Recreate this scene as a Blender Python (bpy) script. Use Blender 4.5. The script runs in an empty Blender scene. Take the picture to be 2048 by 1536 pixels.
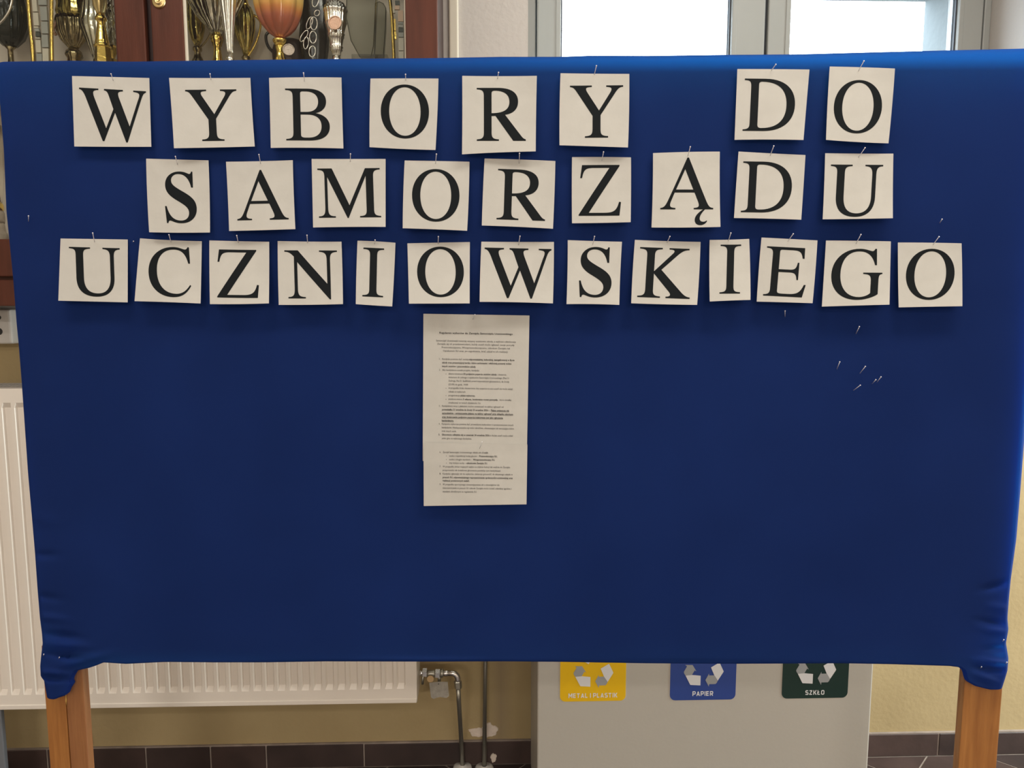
import bpy, bmesh, math, random
import numpy as np
from mathutils import Vector
from mathutils.geometry import tessellate_polygon

random.seed(7)
S = bpy.context.scene
COL = S.collection

# ------------------------------------------------------------------ camera, sky, lamps, exposure
F = 1500.0                      # focal length for a 2048 px wide frame
CAM = np.array([0.0, 0.0, 1.452])
PITCH, YAW = math.radians(6.47), math.radians(1.8)
FWD = np.array([math.sin(YAW)*math.cos(PITCH), math.cos(YAW)*math.cos(PITCH), -math.sin(PITCH)])
RGT = np.array([math.cos(YAW), -math.sin(YAW), 0.0])
UPV = np.cross(RGT, FWD)
cd = bpy.data.cameras.new('camera'); cam = bpy.data.objects.new('camera', cd); COL.objects.link(cam)
cd.sensor_width = 36.0; cd.lens = F/2048*36.0; cd.clip_start = 0.05
cam.location = CAM; cam.rotation_euler = (math.pi/2-PITCH, 0, -YAW)
S.camera = cam

S.view_settings.view_transform = 'Standard'; S.view_settings.look = 'None'
S.view_settings.gamma = 1; S.view_settings.use_curve_mapping = False
S.view_settings.exposure = -0.2

wd = bpy.data.worlds.new('world'); S.world = wd; wd.use_nodes = True
bg = wd.node_tree.nodes['Background']
bg.inputs['Color'].default_value = (0.82, 0.92, 1.0, 1); bg.inputs['Strength'].default_value = 10.0

def lamp(name, loc, sx, sy, power, color):
    l = bpy.data.lights.new(name, 'AREA'); l.shape = 'RECTANGLE'; l.size = sx; l.size_y = sy
    l.energy = power; l.color = color
    o = bpy.data.objects.new(name, l); COL.objects.link(o); o.location = loc
    return o
WARM = (1.0, 0.925, 0.83)
for lx, ly, lw in ((0.95, 0.75, 25), (-1.0, 0.7, 18), (-1.3, -2.2, 28), (1.5, -2.2, 30), (-1.3, -5.2, 155), (1.5, -5.2, 155)):
    lamp('ceiling_light', (lx, ly, 3.12), 1.2, 0.3, lw, WARM)
# unseen area light added right of the board to brighten the wall there
sd_ = lamp('side_light', (3.4, 1.62, 1.4), 0.7, 1.8, 150, (0.93, 1.0, 0.97))
sd_.rotation_euler = (math.pi/2, 0, math.radians(84))

# ------------------------------------------------------------------ helpers
def ray(x, y):
    return FWD + RGT*((x-1024)/F) - UPV*((y-768)/F)
def onY(x, y, Y):                # pixel of the photograph -> point on the plane y = Y
    d = ray(x, y); return CAM + d*(Y/d[1])
def onZ(x, y, z):
    d = ray(x, y); return CAM + d*((z-CAM[2])/d[2])
BT = math.radians(3.0)
BN = np.array([math.sin(BT), math.cos(BT), 0.0]); BU = np.array([math.cos(BT), -math.sin(BT), 0.0])
BK = 1.494
def onB(x, y, off=0.0):          # pixel -> point lying off metres in front of the board's face
    d = ray(x, y); return CAM + d*((BK-off)/(d@BN))
def board(u, z, off=0.0):
    return CAM*np.array([1, 1, 0]) + BU*u + BN*(BK-off) + np.array([0, 0, z])
def uz(x, y):
    p = onB(x, y)-CAM; return float(p@BU), float(p[2]+CAM[2])

def tag(o, label=None, cat=None, group=None, kind=None):
    if label: o['label'] = label
    if cat: o['category'] = cat
    if group: o['group'] = group
    if kind: o['kind'] = kind
    return o
def empty(name, loc):
    o = bpy.data.objects.new(name, None); COL.objects.link(o); o.location = [float(v) for v in loc]
    o.empty_display_size = 0.05
    return o
def obj(name, vf, mat, parent=None, origin=None, smooth=False):
    vs, fs = vf[0], vf[1]
    vs = np.asarray([[float(c) for c in v] for v in vs], float)
    if parent is not None: org = np.array(parent.get('_org', parent.location[:]), float)
    elif origin is not None: org = np.array(origin, float)
    else:
        mn, mx = vs.min(0), vs.max(0); org = np.array([(mn[0]+mx[0])/2, (mn[1]+mx[1])/2, mn[2]])
    me = bpy.data.meshes.new(name)
    me.from_pydata([tuple(v) for v in vs-org], [], [tuple(int(i) for i in f) for f in fs])
    mats = mat if isinstance(mat, (list, tuple)) else [mat]
    for m in mats: me.materials.append(m)
    if len(vf) > 2: me.polygons.foreach_set('material_index', vf[2])
    if smooth: me.polygons.foreach_set('use_smooth', [True]*len(me.polygons))
    me.validate(); me.update()
    o = bpy.data.objects.new(name, me); COL.objects.link(o)
    if parent is not None:
        o.parent = parent; ORG[o] = org
    else:
        o.location = org; ORG[o] = org
    return o
ORG = {}
def E(name, loc):
    o = empty(name, loc); ORG[o] = np.array(loc, float); return o
_obj = obj
def obj(name, vf, mat, parent=None, origin=None, smooth=False):
    if parent is not None:
        o = _obj(name, vf, mat, None, ORG[parent], smooth)
        o.parent = parent; o.location = (0, 0, 0); ORG[o] = ORG[parent]
        return o
    return _obj(name, vf, mat, None, origin, smooth)

def merge(*parts):
    V, Fc = [], []
    for p in parts:
        b = len(V); V += [tuple(v) for v in p[0]]; Fc += [tuple(i+b for i in f) for f in p[1]]
    return V, Fc
BOXF = [(0, 3, 2, 1), (4, 5, 6, 7), (0, 1, 5, 4), (1, 2, 6, 5), (2, 3, 7, 6), (3, 0, 4, 7)]
def box(x0, x1, y0, y1, z0, z1):
    return [(x0, y0, z0), (x1, y0, z0), (x1, y1, z0), (x0, y1, z0), (x0, y0, z1), (x1, y0, z1), (x1, y1, z1), (x0, y1, z1)], BOXF
def bbox(x0, x1, y0, y1, z0, z1, b=0.003, seg=2):
    bm = bmesh.new()
    v = [bm.verts.new(p) for p in box(x0, x1, y0, y1, z0, z1)[0]]
    for f in BOXF: bm.faces.new([v[i] for i in f])
    bmesh.ops.bevel(bm, geom=bm.edges[:], offset=b, segments=seg, profile=0.6, affect='EDGES')
    return grab(bm)
def grab(bm):
    bm.verts.index_update()
    r = [tuple(v.co) for v in bm.verts], [tuple(v.index for v in f.verts) for f in bm.faces]
    bm.free(); return r
def bboard(u0, u1, o0, o1, z0, z1, b=0.003):      # bevelled box in the board's own frame
    vs, fs = bbox(u0, u1, o0, o1, z0, z1, b)
    return [board(v[0], v[2], v[1]) for v in vs], fs
def tube(pts, r, n=8, caps=True):
    pts = [Vector([float(c) for c in p]) for p in pts]; V, Fc = [], []
    rs = r if isinstance(r, (list, tuple)) else [r]*len(pts)
    ref = None
    for i, p in enumerate(pts):
        d = (pts[min(i+1, len(pts)-1)]-pts[max(i-1, 0)]).normalized()
        if ref is None:
            ref = Vector((0, 0, 1)) if abs(d.z) < 0.9 else Vector((1, 0, 0))
        a = (ref-d*ref.dot(d)).normalized(); ref = a; b = d.cross(a)
        for k in range(n):
            t = 2*math.pi*k/n
            V.append(tuple(p+(a*math.cos(t)+b*math.sin(t))*rs[i]))
    for i in range(len(pts)-1):
        for k in range(n):
            k2 = (k+1) % n
            Fc.append((i*n+k, i*n+k2, (i+1)*n+k2, (i+1)*n+k))
    if caps:
        Fc.append(tuple(range(n-1, -1, -1))); Fc.append(tuple(range((len(pts)-1)*n, len(pts)*n)))
    return V, Fc
def lathe(prof, cx, cy, n=28, flute=None, twist=0.0, sq=1.0):
    V, Fc = [], []
    for (z, r) in prof:
        for k in range(n):
            t = 2*math.pi*k/n
            rr = r
            if flute: rr = r*(1+flute[1]*(abs(math.cos(flute[0]*t/2))-0.6))
            V.append((cx+rr*math.cos(t+twist), cy+rr*sq*math.sin(t+twist), z))
    m = len(prof)
    for i in range(m-1):
        for k in range(n):
            k2 = (k+1) % n
            Fc.append((i*n+k, (i+1)*n+k, (i+1)*n+k2, i*n+k2) if prof[0][0] > prof[-1][0] else (i*n+k, i*n+k2, (i+1)*n+k2, (i+1)*n+k))
    Fc.append(tuple(range(n))); Fc.append(tuple((m-1)*n+k for k in range(n-1, -1, -1)))
    return V, Fc
def ball(c, r, n=8, m=5):
    V, Fc = [], []
    for i in range(m+1):
        a = math.pi*i/m
        for k in range(n):
            t = 2*math.pi*k/n
            V.append((c[0]+r*math.sin(a)*math.cos(t), c[1]+r*math.sin(a)*math.sin(t), c[2]+r*math.cos(a)))
    for i in range(m):
        for k in range(n):
            k2 = (k+1) % n; Fc.append((i*n+k, (i+1)*n+k, (i+1)*n+k2, i*n+k2))
    return V, Fc
def disc(c, r, nrm, th, n=24, rim=0.0):
    nv = Vector(nrm).normalized(); a = nv.orthogonal().normalized(); b = nv.cross(a); c = Vector([float(q) for q in c])
    rings = [(r, 0), (r, th)] + ([(r-rim, th), (r-rim*1.4, th*0.55)] if rim else [])
    V, Fc = [], []
    for rr, h in rings:
        for k in range(n):
            t = 2*math.pi*k/n; V.append(tuple(c+(a*math.cos(t)+b*math.sin(t))*rr+nv*h))
    for i in range(len(rings)-1):
        for k in range(n):
            k2 = (k+1) % n; Fc.append((i*n+k, i*n+k2, (i+1)*n+k2, (i+1)*n+k))
    Fc.append(tuple(range(n-1, -1, -1))); Fc.append(tuple((len(rings)-1)*n+k for k in range(n)))
    return V, Fc
def prism(poly, y0, y1):           # polygon in (x, z) pushed from y0 to y1
    n = len(poly)
    V = [(p[0], y0, p[1]) for p in poly]+[(p[0], y1, p[1]) for p in poly]
    Fc = [tuple(range(n)), tuple(range(2*n-1, n-1, -1))]
    Fc += [(i, i+n, (i+1) % n+n, (i+1) % n) for i in range(n)]
    return V, Fc

# ------------------------------------------------------------------ materials
def L(c):                          # sRGB 0-255 -> linear
    return tuple(((v/255)/12.92 if v/255 <= 0.04045 else ((v/255+0.055)/1.055)**2.4) for v in c)
def mat(name, col, rough=0.6, metal=0.0, bump=0.0, scale=40.0, var=0.0, vscale=6.0, stretch=None, col2=None, spec=0.5, coat=0.0, sheen=0.0):
    m = bpy.data.materials.new(name); m.use_nodes = True
    nt = m.node_tree; b = nt.nodes['Principled BSDF']
    b.inputs['Base Color'].default_value = (*col, 1); b.inputs['Roughness'].default_value = rough
    b.inputs['Metallic'].default_value = metal; b.inputs['Specular IOR Level'].default_value = spec
    b.inputs['Coat Weight'].default_value = coat; b.inputs['Coat Roughness'].default_value = 0.1
    b.inputs['Sheen Weight'].default_value = sheen
    tc = nt.nodes.new('ShaderNodeTexCoord'); mp = nt.nodes.new('ShaderNodeMapping')
    nt.links.new(tc.outputs['Object'], mp.inputs['Vector'])
    if stretch: mp.inputs['Scale'].default_value = stretch
    if var:
        n = nt.nodes.new('ShaderNodeTexNoise'); n.inputs['Scale'].default_value = vscale; n.inputs['Detail'].default_value = 6
        nt.links.new(mp.outputs['Vector'], n.inputs['Vector'])
        r = nt.nodes.new('ShaderNodeValToRGB'); r.color_ramp.elements[0].position = 0.3; r.color_ramp.elements[1].position = 0.7
        c2 = col2 if col2 else tuple(c*(1-var) for c in col)
        r.color_ramp.elements[0].color = (*c2, 1); r.color_ramp.elements[1].color = (*(col if col2 else tuple(min(1, c*(1+var)) for c in col)), 1)
        nt.links.new(n.outputs['Fac'], r.inputs['Fac']); nt.links.new(r.outputs['Color'], b.inputs['Base Color'])
    if bump:
        n = nt.nodes.new('ShaderNodeTexNoise'); n.inputs['Scale'].default_value = scale; n.inputs['Detail'].default_value = 4
        nt.links.new(mp.outputs['Vector'], n.inputs['Vector'])
        bp = nt.nodes.new('ShaderNodeBump'); bp.inputs['Strength'].default_value = bump; bp.inputs['Distance'].default_value = 0.004
        nt.links.new(n.outputs['Fac'], bp.inputs['Height']); nt.links.new(bp.outputs['Normal'], b.inputs['Normal'])
    return m
def glass(name, tint, refl=0.08, rough=0.0):
    m = bpy.data.materials.new(name); m.use_nodes = True; nt = m.node_tree
    nt.nodes.remove(nt.nodes['Principled BSDF']); out = nt.nodes['Material Output']
    t = nt.nodes.new('ShaderNodeBsdfTransparent'); t.inputs['Color'].default_value = (*tint, 1)
    g = nt.nodes.new('ShaderNodeBsdfGlossy'); g.inputs['Roughness'].default_value = rough
    fr = nt.nodes.new('ShaderNodeFresnel'); fr.inputs['IOR'].default_value = 1.0+refl*5.6
    mx = nt.nodes.new('ShaderNodeMixShader')
    ge = nt.nodes.new('ShaderNodeNewGeometry'); mu = nt.nodes.new('ShaderNodeMath'); mu.operation = 'MULTIPLY'      # reflect on the outer faces only
    iv = nt.nodes.new('ShaderNodeMath'); iv.operation = 'SUBTRACT'; iv.inputs[0].default_value = 1.0
    nt.links.new(ge.outputs['Backfacing'], iv.inputs[1]); nt.links.new(fr.outputs[0], mu.inputs[0]); nt.links.new(iv.outputs[0], mu.inputs[1])
    nt.links.new(mu.outputs[0], mx.inputs[0]); nt.links.new(t.outputs[0], mx.inputs[1]); nt.links.new(g.outputs[0], mx.inputs[2])
    nt.links.new(mx.outputs[0], out.inputs['Surface'])
    return m

M = {}
M['paper'] = mat('paper', (0.575, 0.565, 0.53), 0.9, bump=0.2, scale=30, var=0.03, vscale=25, spec=0.2)
M['ink'] = mat('ink', (0.008, 0.0105, 0.0125), 0.7, spec=0.12)
M['print'] = mat('small_print', (0.05, 0.048, 0.045), 0.7, spec=0.2)
M['steel'] = mat('pin_steel', (0.80, 0.80, 0.84), 0.3, 0.35)
M['chrome'] = mat('chrome', (0.78, 0.78, 0.78), 0.18, 1.0, bump=0.1, scale=300)
M['pipe'] = mat('zinc_pipe', (0.42, 0.41, 0.36), 0.4, 0.9, bump=0.1, scale=200)
M['oak'] = mat('varnished_pine', (0.44, 0.19, 0.05), 0.45, bump=0.25, scale=18, var=0.2, vscale=9, stretch=(9, 9, 0.7), col2=(0.30, 0.115, 0.03), coat=0.15)
M['oak2'] = mat('varnished_pine_brown', (0.36, 0.16, 0.06), 0.5, bump=0.25, scale=18, var=0.2, vscale=9, stretch=(9, 9, 0.7), col2=(0.26, 0.105, 0.04), coat=0.1)
M['glue'] = mat('dried_glue', (0.60, 0.36, 0.10), 0.3)
M['foam'] = mat('backing_board', (0.35, 0.25, 0.15), 0.9)
M['rad'] = mat('radiator_white', (0.86, 0.80, 0.73), 0.32, bump=0.02, scale=200)
M['radgrey'] = mat('radiator_grille_grey', (0.33, 0.30, 0.27), 0.5)
M['foot'] = mat('grey_blue_steel', (0.18, 0.195, 0.22), 0.5)
M['bin'] = mat('bin_grey_metal', (0.48, 0.455, 0.41), 0.42, 0.0, bump=0.04, scale=120, spec=0.4)
M['yellow'] = mat('sticker_yellow', (0.80, 0.49, 0.005), 0.4)
M['blue'] = mat('sticker_blue', (0.025, 0.06, 0.27), 0.4)
M['green'] = mat('sticker_green', (0.006, 0.03, 0.026), 0.4)
M['white'] = mat('sticker_white', (0.72, 0.72, 0.74), 0.45)
M['lgrey'] = mat('sticker_grey', (0.33, 0.34, 0.35), 0.45)
M['ceil'] = mat('ceiling_paint', (0.8, 0.78, 0.74), 0.9, bump=0.1, scale=80)
M['plain'] = mat('wall_paint', (0.62, 0.57, 0.50), 0.9, bump=0.1, scale=80)
M['cream'] = mat('cream_trim', (0.66, 0.60, 0.50), 0.6)
M['tile'] = mat('brown_tile', (0.060, 0.038, 0.034), 0.45, bump=0.25, scale=25, var=0.35, vscale=7)
M['tile2'] = mat('brown_tile_dark', (0.045, 0.030, 0.028), 0.42, bump=0.25, scale=25, var=0.35, vscale=7)
M['grout'] = mat('grout', (0.30, 0.25, 0.22), 0.9, bump=0.2, scale=150, var=0.2, vscale=20)
M['plaster'] = mat('plaster', (0.72, 0.62, 0.54), 0.95, bump=0.7, scale=60, var=0.15, vscale=25)
M['pvc'] = mat('window_plastic', (0.33, 0.34, 0.33), 0.35)
M['gasket'] = mat('gasket', (0.03, 0.035, 0.05), 0.5)
M['spacer'] = mat('glass_spacer', (0.55, 0.62, 0.72), 0.3, 0.6)
M['ext'] = mat('outside_plaster', (0.27, 0.30, 0.31), 0.95, bump=0.3, scale=40)
M['ground'] = mat('outside_ground', (0.25, 0.25, 0.24), 0.9)
M['mahog'] = mat('mahogany', (0.095, 0.027, 0.015), 0.4, spec=0.25, bump=0.06, scale=40, var=0.25, vscale=5, stretch=(6, 6, 0.6), coat=0.05)
M['mahogdk'] = mat('mahogany_shade_dark', (0.03, 0.012, 0.012), 0.5)  # wood darkened to carry shade on side and door gap; also knots
M['pane_edge'] = mat('pale_edge_glint', (0.60, 0.53, 0.43), 0.35)  # pale tone stands in for the reflection at the bevelled glass edge
M['cabin'] = mat('cabinet_lining', (0.84, 0.77, 0.67), 0.8)
M['brass'] = mat('brass', (0.80, 0.62, 0.30), 0.3, 1.0, bump=0.1, scale=300)
M['gold'] = mat('polished_gold', (0.90, 0.66, 0.18), 0.14, 1.0, bump=0.15, scale=120)
M['bronze'] = mat('dark_bronze', (0.36, 0.30, 0.17), 0.15, 1.0, bump=0.5, scale=90, var=0.7, vscale=70, stretch=(1, 1, 0.25))
M['olive'] = mat('olive_gold', (0.58, 0.47, 0.16), 0.14, 1.0, bump=0.5, scale=70, var=0.8, vscale=55, stretch=(1, 1, 0.3))
M['silver'] = mat('polished_silver', (0.86, 0.83, 0.77), 0.2, 1.0, bump=0.12, scale=90)
M['pewter'] = mat('warm_pewter', (0.70, 0.63, 0.49), 0.13, 1.0, bump=0.5, scale=80, var=0.7, vscale=60, stretch=(1, 1, 0.2))
M['blackg'] = mat('black_glass', (0.010, 0.010, 0.009), 0.12, 0.0, bump=1.0, scale=75, coat=0.5)
M['dgreen'] = mat('dark_green_glaze', (0.010, 0.014, 0.010), 0.15, bump=0.3, scale=50)
M['brownp'] = mat('brown_plinth', (0.05, 0.03, 0.025), 0.5)
M['copper'] = mat('pink_copper', (0.70, 0.45, 0.34), 0.3, 1.0, bump=0.5, scale=260)
M['medal'] = mat('medal_bronze', (0.48, 0.40, 0.34), 0.35, 0.9, bump=0.6, scale=230)
M['stone'] = mat('stone_base', (0.40, 0.33, 0.26), 0.4, var=0.3, vscale=40)
M['tgl'] = mat('mosaic_light', (0.62, 0.58, 0.48), 0.25); M['tgg'] = mat('mosaic_grey', (0.36, 0.37, 0.34), 0.25)
M['tgd'] = mat('mosaic_dark', (0.07, 0.08, 0.07), 0.25); M['tgp'] = mat('mosaic_peach', (0.70, 0.50, 0.36), 0.25)
M['pane'] = glass('cabinet_glass', (0.93, 0.94, 0.93), 0.09)
M['winglass'] = glass('window_glass', (0.95, 0.97, 0.98), 0.09)
M['crystal'] = glass('crystal_grey', (0.78, 0.79, 0.76), 0.2, 0.02)
M['crystal_edge'] = glass('crystal_edge', (0.6, 0.61, 0.57), 0.25, 0.02)
M['plug'] = mat('white_plastic', (0.62, 0.60, 0.57), 0.4, var=0.05, vscale=20)
M['dark'] = mat('dark_hole', (0.02, 0.02, 0.02), 0.6)
M['wood_tag'] = mat('wooden_tag', (0.55, 0.38, 0.20), 0.6)
M['tagpaper'] = mat('worn_tag', (0.36, 0.34, 0.30), 0.8, bump=0.4, scale=120, var=0.15, vscale=60)

# blue cloth: woven; bright translucency added to imitate the glow below the window
m = mat('blue_cloth', (0.0122, 0.0325, 0.160), 0.85, bump=0.10, scale=420, var=0.10, vscale=5, spec=0.12, sheen=0.03)
M['cloth'] = m; nt = m.node_tree; b = nt.nodes['Principled BSDF']; b.inputs['Sheen Tint'].default_value = (0.25, 0.35, 0.9, 1)
tr = nt.nodes.new('ShaderNodeBsdfTranslucent'); tr.inputs['Color'].default_value = (0.004, 0.28, 0.95, 1)
mx = nt.nodes.new('ShaderNodeMixShader'); mx.inputs[0].default_value = 0.36
nt.links.new(b.outputs[0], mx.inputs[1]); nt.links.new(tr.outputs[0], mx.inputs[2])
nt.links.new(mx.outputs[0], nt.nodes['Material Output'].inputs['Surface'])

# wall paint: ochre dado below, pale pink-white above, scuffs and a dark vertical streak beside the pipe
m = mat('painted_wall', (0.5, 0.4, 0.3), 0.9, bump=0.22, scale=70); M['wall'] = m; nt = m.node_tree; b = nt.nodes['Principled BSDF']
geo = nt.nodes.new('ShaderNodeNewGeometry'); sp = nt.nodes.new('ShaderNodeSeparateXYZ'); nt.links.new(geo.outputs['Position'], sp.inputs[0])
def mathn(op, a, bv):
    n = nt.nodes.new('ShaderNodeMath'); n.operation = op
    for i, v in enumerate((a, bv)):
        if isinstance(v, (int, float)): n.inputs[i].default_value = v
        else: nt.links.new(v, n.inputs[i])
    return n.outputs[0]
def mixc(fac, a, bv):
    n = nt.nodes.new('ShaderNodeMix'); n.data_type = 'RGBA'; nt.links.new(fac, n.inputs[0])
    for i, v in ((6, a), (7, bv)):
        if isinstance(v, tuple): n.inputs[i].default_value = (*v, 1)
        else: nt.links.new(v, n.inputs[i])
    return n.outputs[2]
hi = mathn('GREATER_THAN', sp.outputs['Z'], 1.42)
no = nt.nodes.new('ShaderNodeTexNoise'); no.inputs['Scale'].default_value = 4.0; no.inputs['Detail'].default_value = 8
nt.links.new(geo.outputs['Position'], no.inputs['Vector'])
dado = mixc(no.outputs['Fac'], (0.33, 0.245, 0.12), (0.48, 0.38, 0.21))
streak = mathn('MULTIPLY', mathn('SUBTRACT', 1.0, mathn('MINIMUM', mathn('MULTIPLY', mathn('ABSOLUTE', mathn('SUBTRACT', sp.outputs['X'], 0.035), 0), 24.0), 1.0)), 0.55)
dado = mixc(streak, dado, (0.20, 0.15, 0.10))
nt.links.new(mixc(hi, dado, (0.56, 0.525, 0.50)), b.inputs['Base Color'])

# tulip cup glaze: yellow at the rim running to coral at the foot (painted on the cup)
m = mat('tulip_glaze', (0.6, 0.2, 0.1), 0.28, 0.15, coat=0.4); M['tulip'] = m; nt = m.node_tree; b = nt.nodes['Principled BSDF']
tc = nt.nodes.new('ShaderNodeTexCoord'); sp2 = nt.nodes.new('ShaderNodeSeparateXYZ'); nt.links.new(tc.outputs['Generated'], sp2.inputs[0])
rp = nt.nodes.new('ShaderNodeValToRGB'); e = rp.color_ramp.elements
e[0].position = 0.30; e[0].color = (0.52, 0.15, 0.085, 1); e[1].position = 0.62; e[1].color = (0.95, 0.66, 0.20, 1)
q = e.new(0.42); q.color = (0.70, 0.25, 0.07, 1); q = e.new(0.52); q.color = (0.85, 0.45, 0.11, 1)
nt.links.new(sp2.outputs['Z'], rp.inputs[0]); nt.links.new(rp.outputs[0], b.inputs['Base Color'])

# ------------------------------------------------------------------ room shell
YW, YF, YE = 2.2166, 2.42, 2.70
CE = 3.2
def X(px, Y, py=60): return float(onY(px, py, Y)[0])
def Z(py, Y, px=1024): return float(onY(px, py, Y)[2])
XL, XR, YB = -4.2, 3.6, -7.5
wx0, wx1 = X(1056, YW), X(1981, YF); wz0, wz1 = 1.18, 2.66
ex0, ex1 = wx0+0.05, X(1847, YE); ez1 = Z(3, YE, 1800)
fl = obj('floor', box(XL, XR, YB, YW+0.02, -0.1, -0.0012), M['grout']); tag(fl, kind='structure')
tag(obj('ceiling', box(XL, XR, YB, YE, CE, CE+0.1), M['ceil']), kind='structure')
tag(obj('wall_left', box(XL-0.1, XL, YB, YE, -0.1, CE), M['plain']), kind='structure')
tag(obj('wall_right', box(XR, XR+0.1, YB, YE, -0.1, CE), M['plain']), kind='structure')
tag(obj('wall_front', box(XL, XR, YB-0.1, YB, -0.1, CE), M['plain']), kind='structure')
wi = merge(box(XL, wx0, YW, YF+0.06, -0.1, CE), box(wx1, XR, YW, YF+0.06, -0.1, CE), box(wx0, wx1, YW, YF+0.06, -0.1, wz0-0.029), box(wx0, wx1, YW, YF+0.06, wz1, CE))
wb = obj('wall_back', wi, M['wall']); tag(wb, kind='structure')
we = merge(box(XL, ex0, YF+0.06, YE, -0.1, CE), box(ex1, XR, YF+0.06, YE, -0.1, CE), box(ex0, ex1, YF+0.06, YE, -0.1, wz0-0.03), box(ex0, ex1, YF+0.06, YE, ez1, CE))
obj('outer_leaf', we, M['ext'], wb)
gr = obj('ground', box(-25, 25, YE, 45, -0.7, -0.6), M['ground']); tag(gr, kind='structure')

# floor tiles, laid on the diagonal
P = 0.303*math.sqrt(2)
pa = onY(1058, 1522, YW); pb = onY(884, 1524, YW)
a0 = pa[0]-YW; b0 = pb[0]+YW
def clip(poly, ax, val, keep_less):
    out = []
    for i in range(len(poly)):
        p, q = poly[i], poly[(i+1) % len(poly)]
        ip = (p[ax] <= val) == keep_less; iq = (q[ax] <= val) == keep_less
        if ip: out.append(p)
        if ip != iq:
            t = (val-p[ax])/(q[ax]-p[ax]); out.append((p[0]+(q[0]-p[0])*t, p[1]+(q[1]-p[1])*t))
    return out
g = 0.0035
for i in range(-14, 15):
    for j in range(-14, 15):
        A0, A1, B0, B1 = a0+i*P+g, a0+(i+1)*P-g, b0+j*P+g, b0+(j+1)*P-g
        sq = [((A+B)/2, (B-A)/2) for A, B in ((A0, B0), (A0, B1), (A1, B1), (A1, B0))]
        cx = sum(p[0] for p in sq)/4; cy = sum(p[1] for p in sq)/4
        if cx < -2.5 or cx > 2.5 or cy < -0.3 or cy > YW+0.3: continue
        sq = clip(sq, 1, YW-0.013, True)
        if len(sq) < 3: continue
        area = abs(sum(sq[k][0]*sq[(k+1) % len(sq)][1]-sq[(k+1) % len(sq)][0]*sq[k][1] for k in range(len(sq))))/2
        if area < 0.0008: continue
        dz = random.uniform(-0.0004, 0.0004); n = len(sq)
        V = [(p[0], p[1], -0.008) for p in sq]+[(p[0], p[1], dz) for p in sq]
        if sum(sq[k][0]*sq[(k+1) % n][1]-sq[(k+1) % n][0]*sq[k][1] for k in range(n)) < 0:
            sq.reverse(); V = [(p[0], p[1], -0.008) for p in sq]+[(p[0], p[1], dz) for p in sq]
        Fc = [tuple(range(n-1, -1, -1)), tuple(range(n, 2*n))]+[(k, (k+1) % n, (k+1) % n+n, k+n) for k in range(n)]
        obj('tile', (V, Fc), random.choice((M['tile'], M['tile2'])), fl)

# skirting tiles
sk = E('baseboard_back', (0, YW, 0)); tag(sk, kind='structure')
js = [-100, 97, 294, 423, 534, 729, 926, 1123, 1281, 1478, 1675, 1872, 2069, 2240]
for i in range(len(js)-1):
    x0, x1 = float(onY(js[i], 1500, YW)[0]), float(onY(js[i+1], 1500, YW)[0])
    obj('tile', bbox(x0+0.0022, x1-0.0022, YW-0.011, YW-0.0005, 0.001, 0.0745+random.uniform(-0.001, 0.001), 0.0015, 1), random.choice((M['tile'], M['tile2'])), sk)
obj('grout_bed', box(float(onY(-100, 1500, YW)[0]), float(onY(2240, 1500, YW)[0]), YW-0.008, YW-0.0002, 0, 0.078), M['grout'], sk)

# plaster repairs on the wall
def blob(cx, cy, rx, ry, Y, th, seed, n=26):
    rnd = random.Random(seed); V, Fc = [], []
    ph = [rnd.uniform(0, 6.28) for _ in range(4)]
    rings = [(1.0, 0.0), (0.93, 0.8), (0.5, 1.0)]
    for rr, h in rings:
        for k in range(n):
            t = 2*math.pi*k/n
            w = rr*(1+0.09*math.sin(3*t+ph[0])+0.10*math.sin(5*t+ph[1])+0.06*math.sin(9*t+ph[2]))
            p = onY(cx+rx*w*math.cos(t), cy+ry*w*math.sin(t), Y); V.append((p[0], Y-0.0005-th*h, p[2]))
    p = onY(cx, cy, Y); V.append((p[0], Y-0.0005-th, p[2])); c = len(V)-1
    for i in range(2):
        for k in range(n): Fc.append((i*n+k, i*n+(k+1) % n, (i+1)*n+(k+1) % n, (i+1)*n+k))
    for k in range(n): Fc.append((2*n+k, 2*n+(k+1) % n, c))
    return V, Fc
obj('plaster_patch', blob(979, 1460, 16, 14, YW, 0.004, 3), M['plaster'], wb)
obj('plaster_patch', blob(955, 1464, 17, 9, YW, 0.003, 9), M['plaster'], wb)
obj('plaster_patch', blob(987, 1515, 6, 9, YW-0.011, 0.003, 12), M['plaster'], sk)

# pale strip running up the wall beside the cabinet
tag(obj('trim_1', bbox(X(898, YW), X(917, YW), YW-0.012, YW, 1.42, CE-0.02, 0.005, 3), M['cream'], smooth=False), kind='structure')

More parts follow.
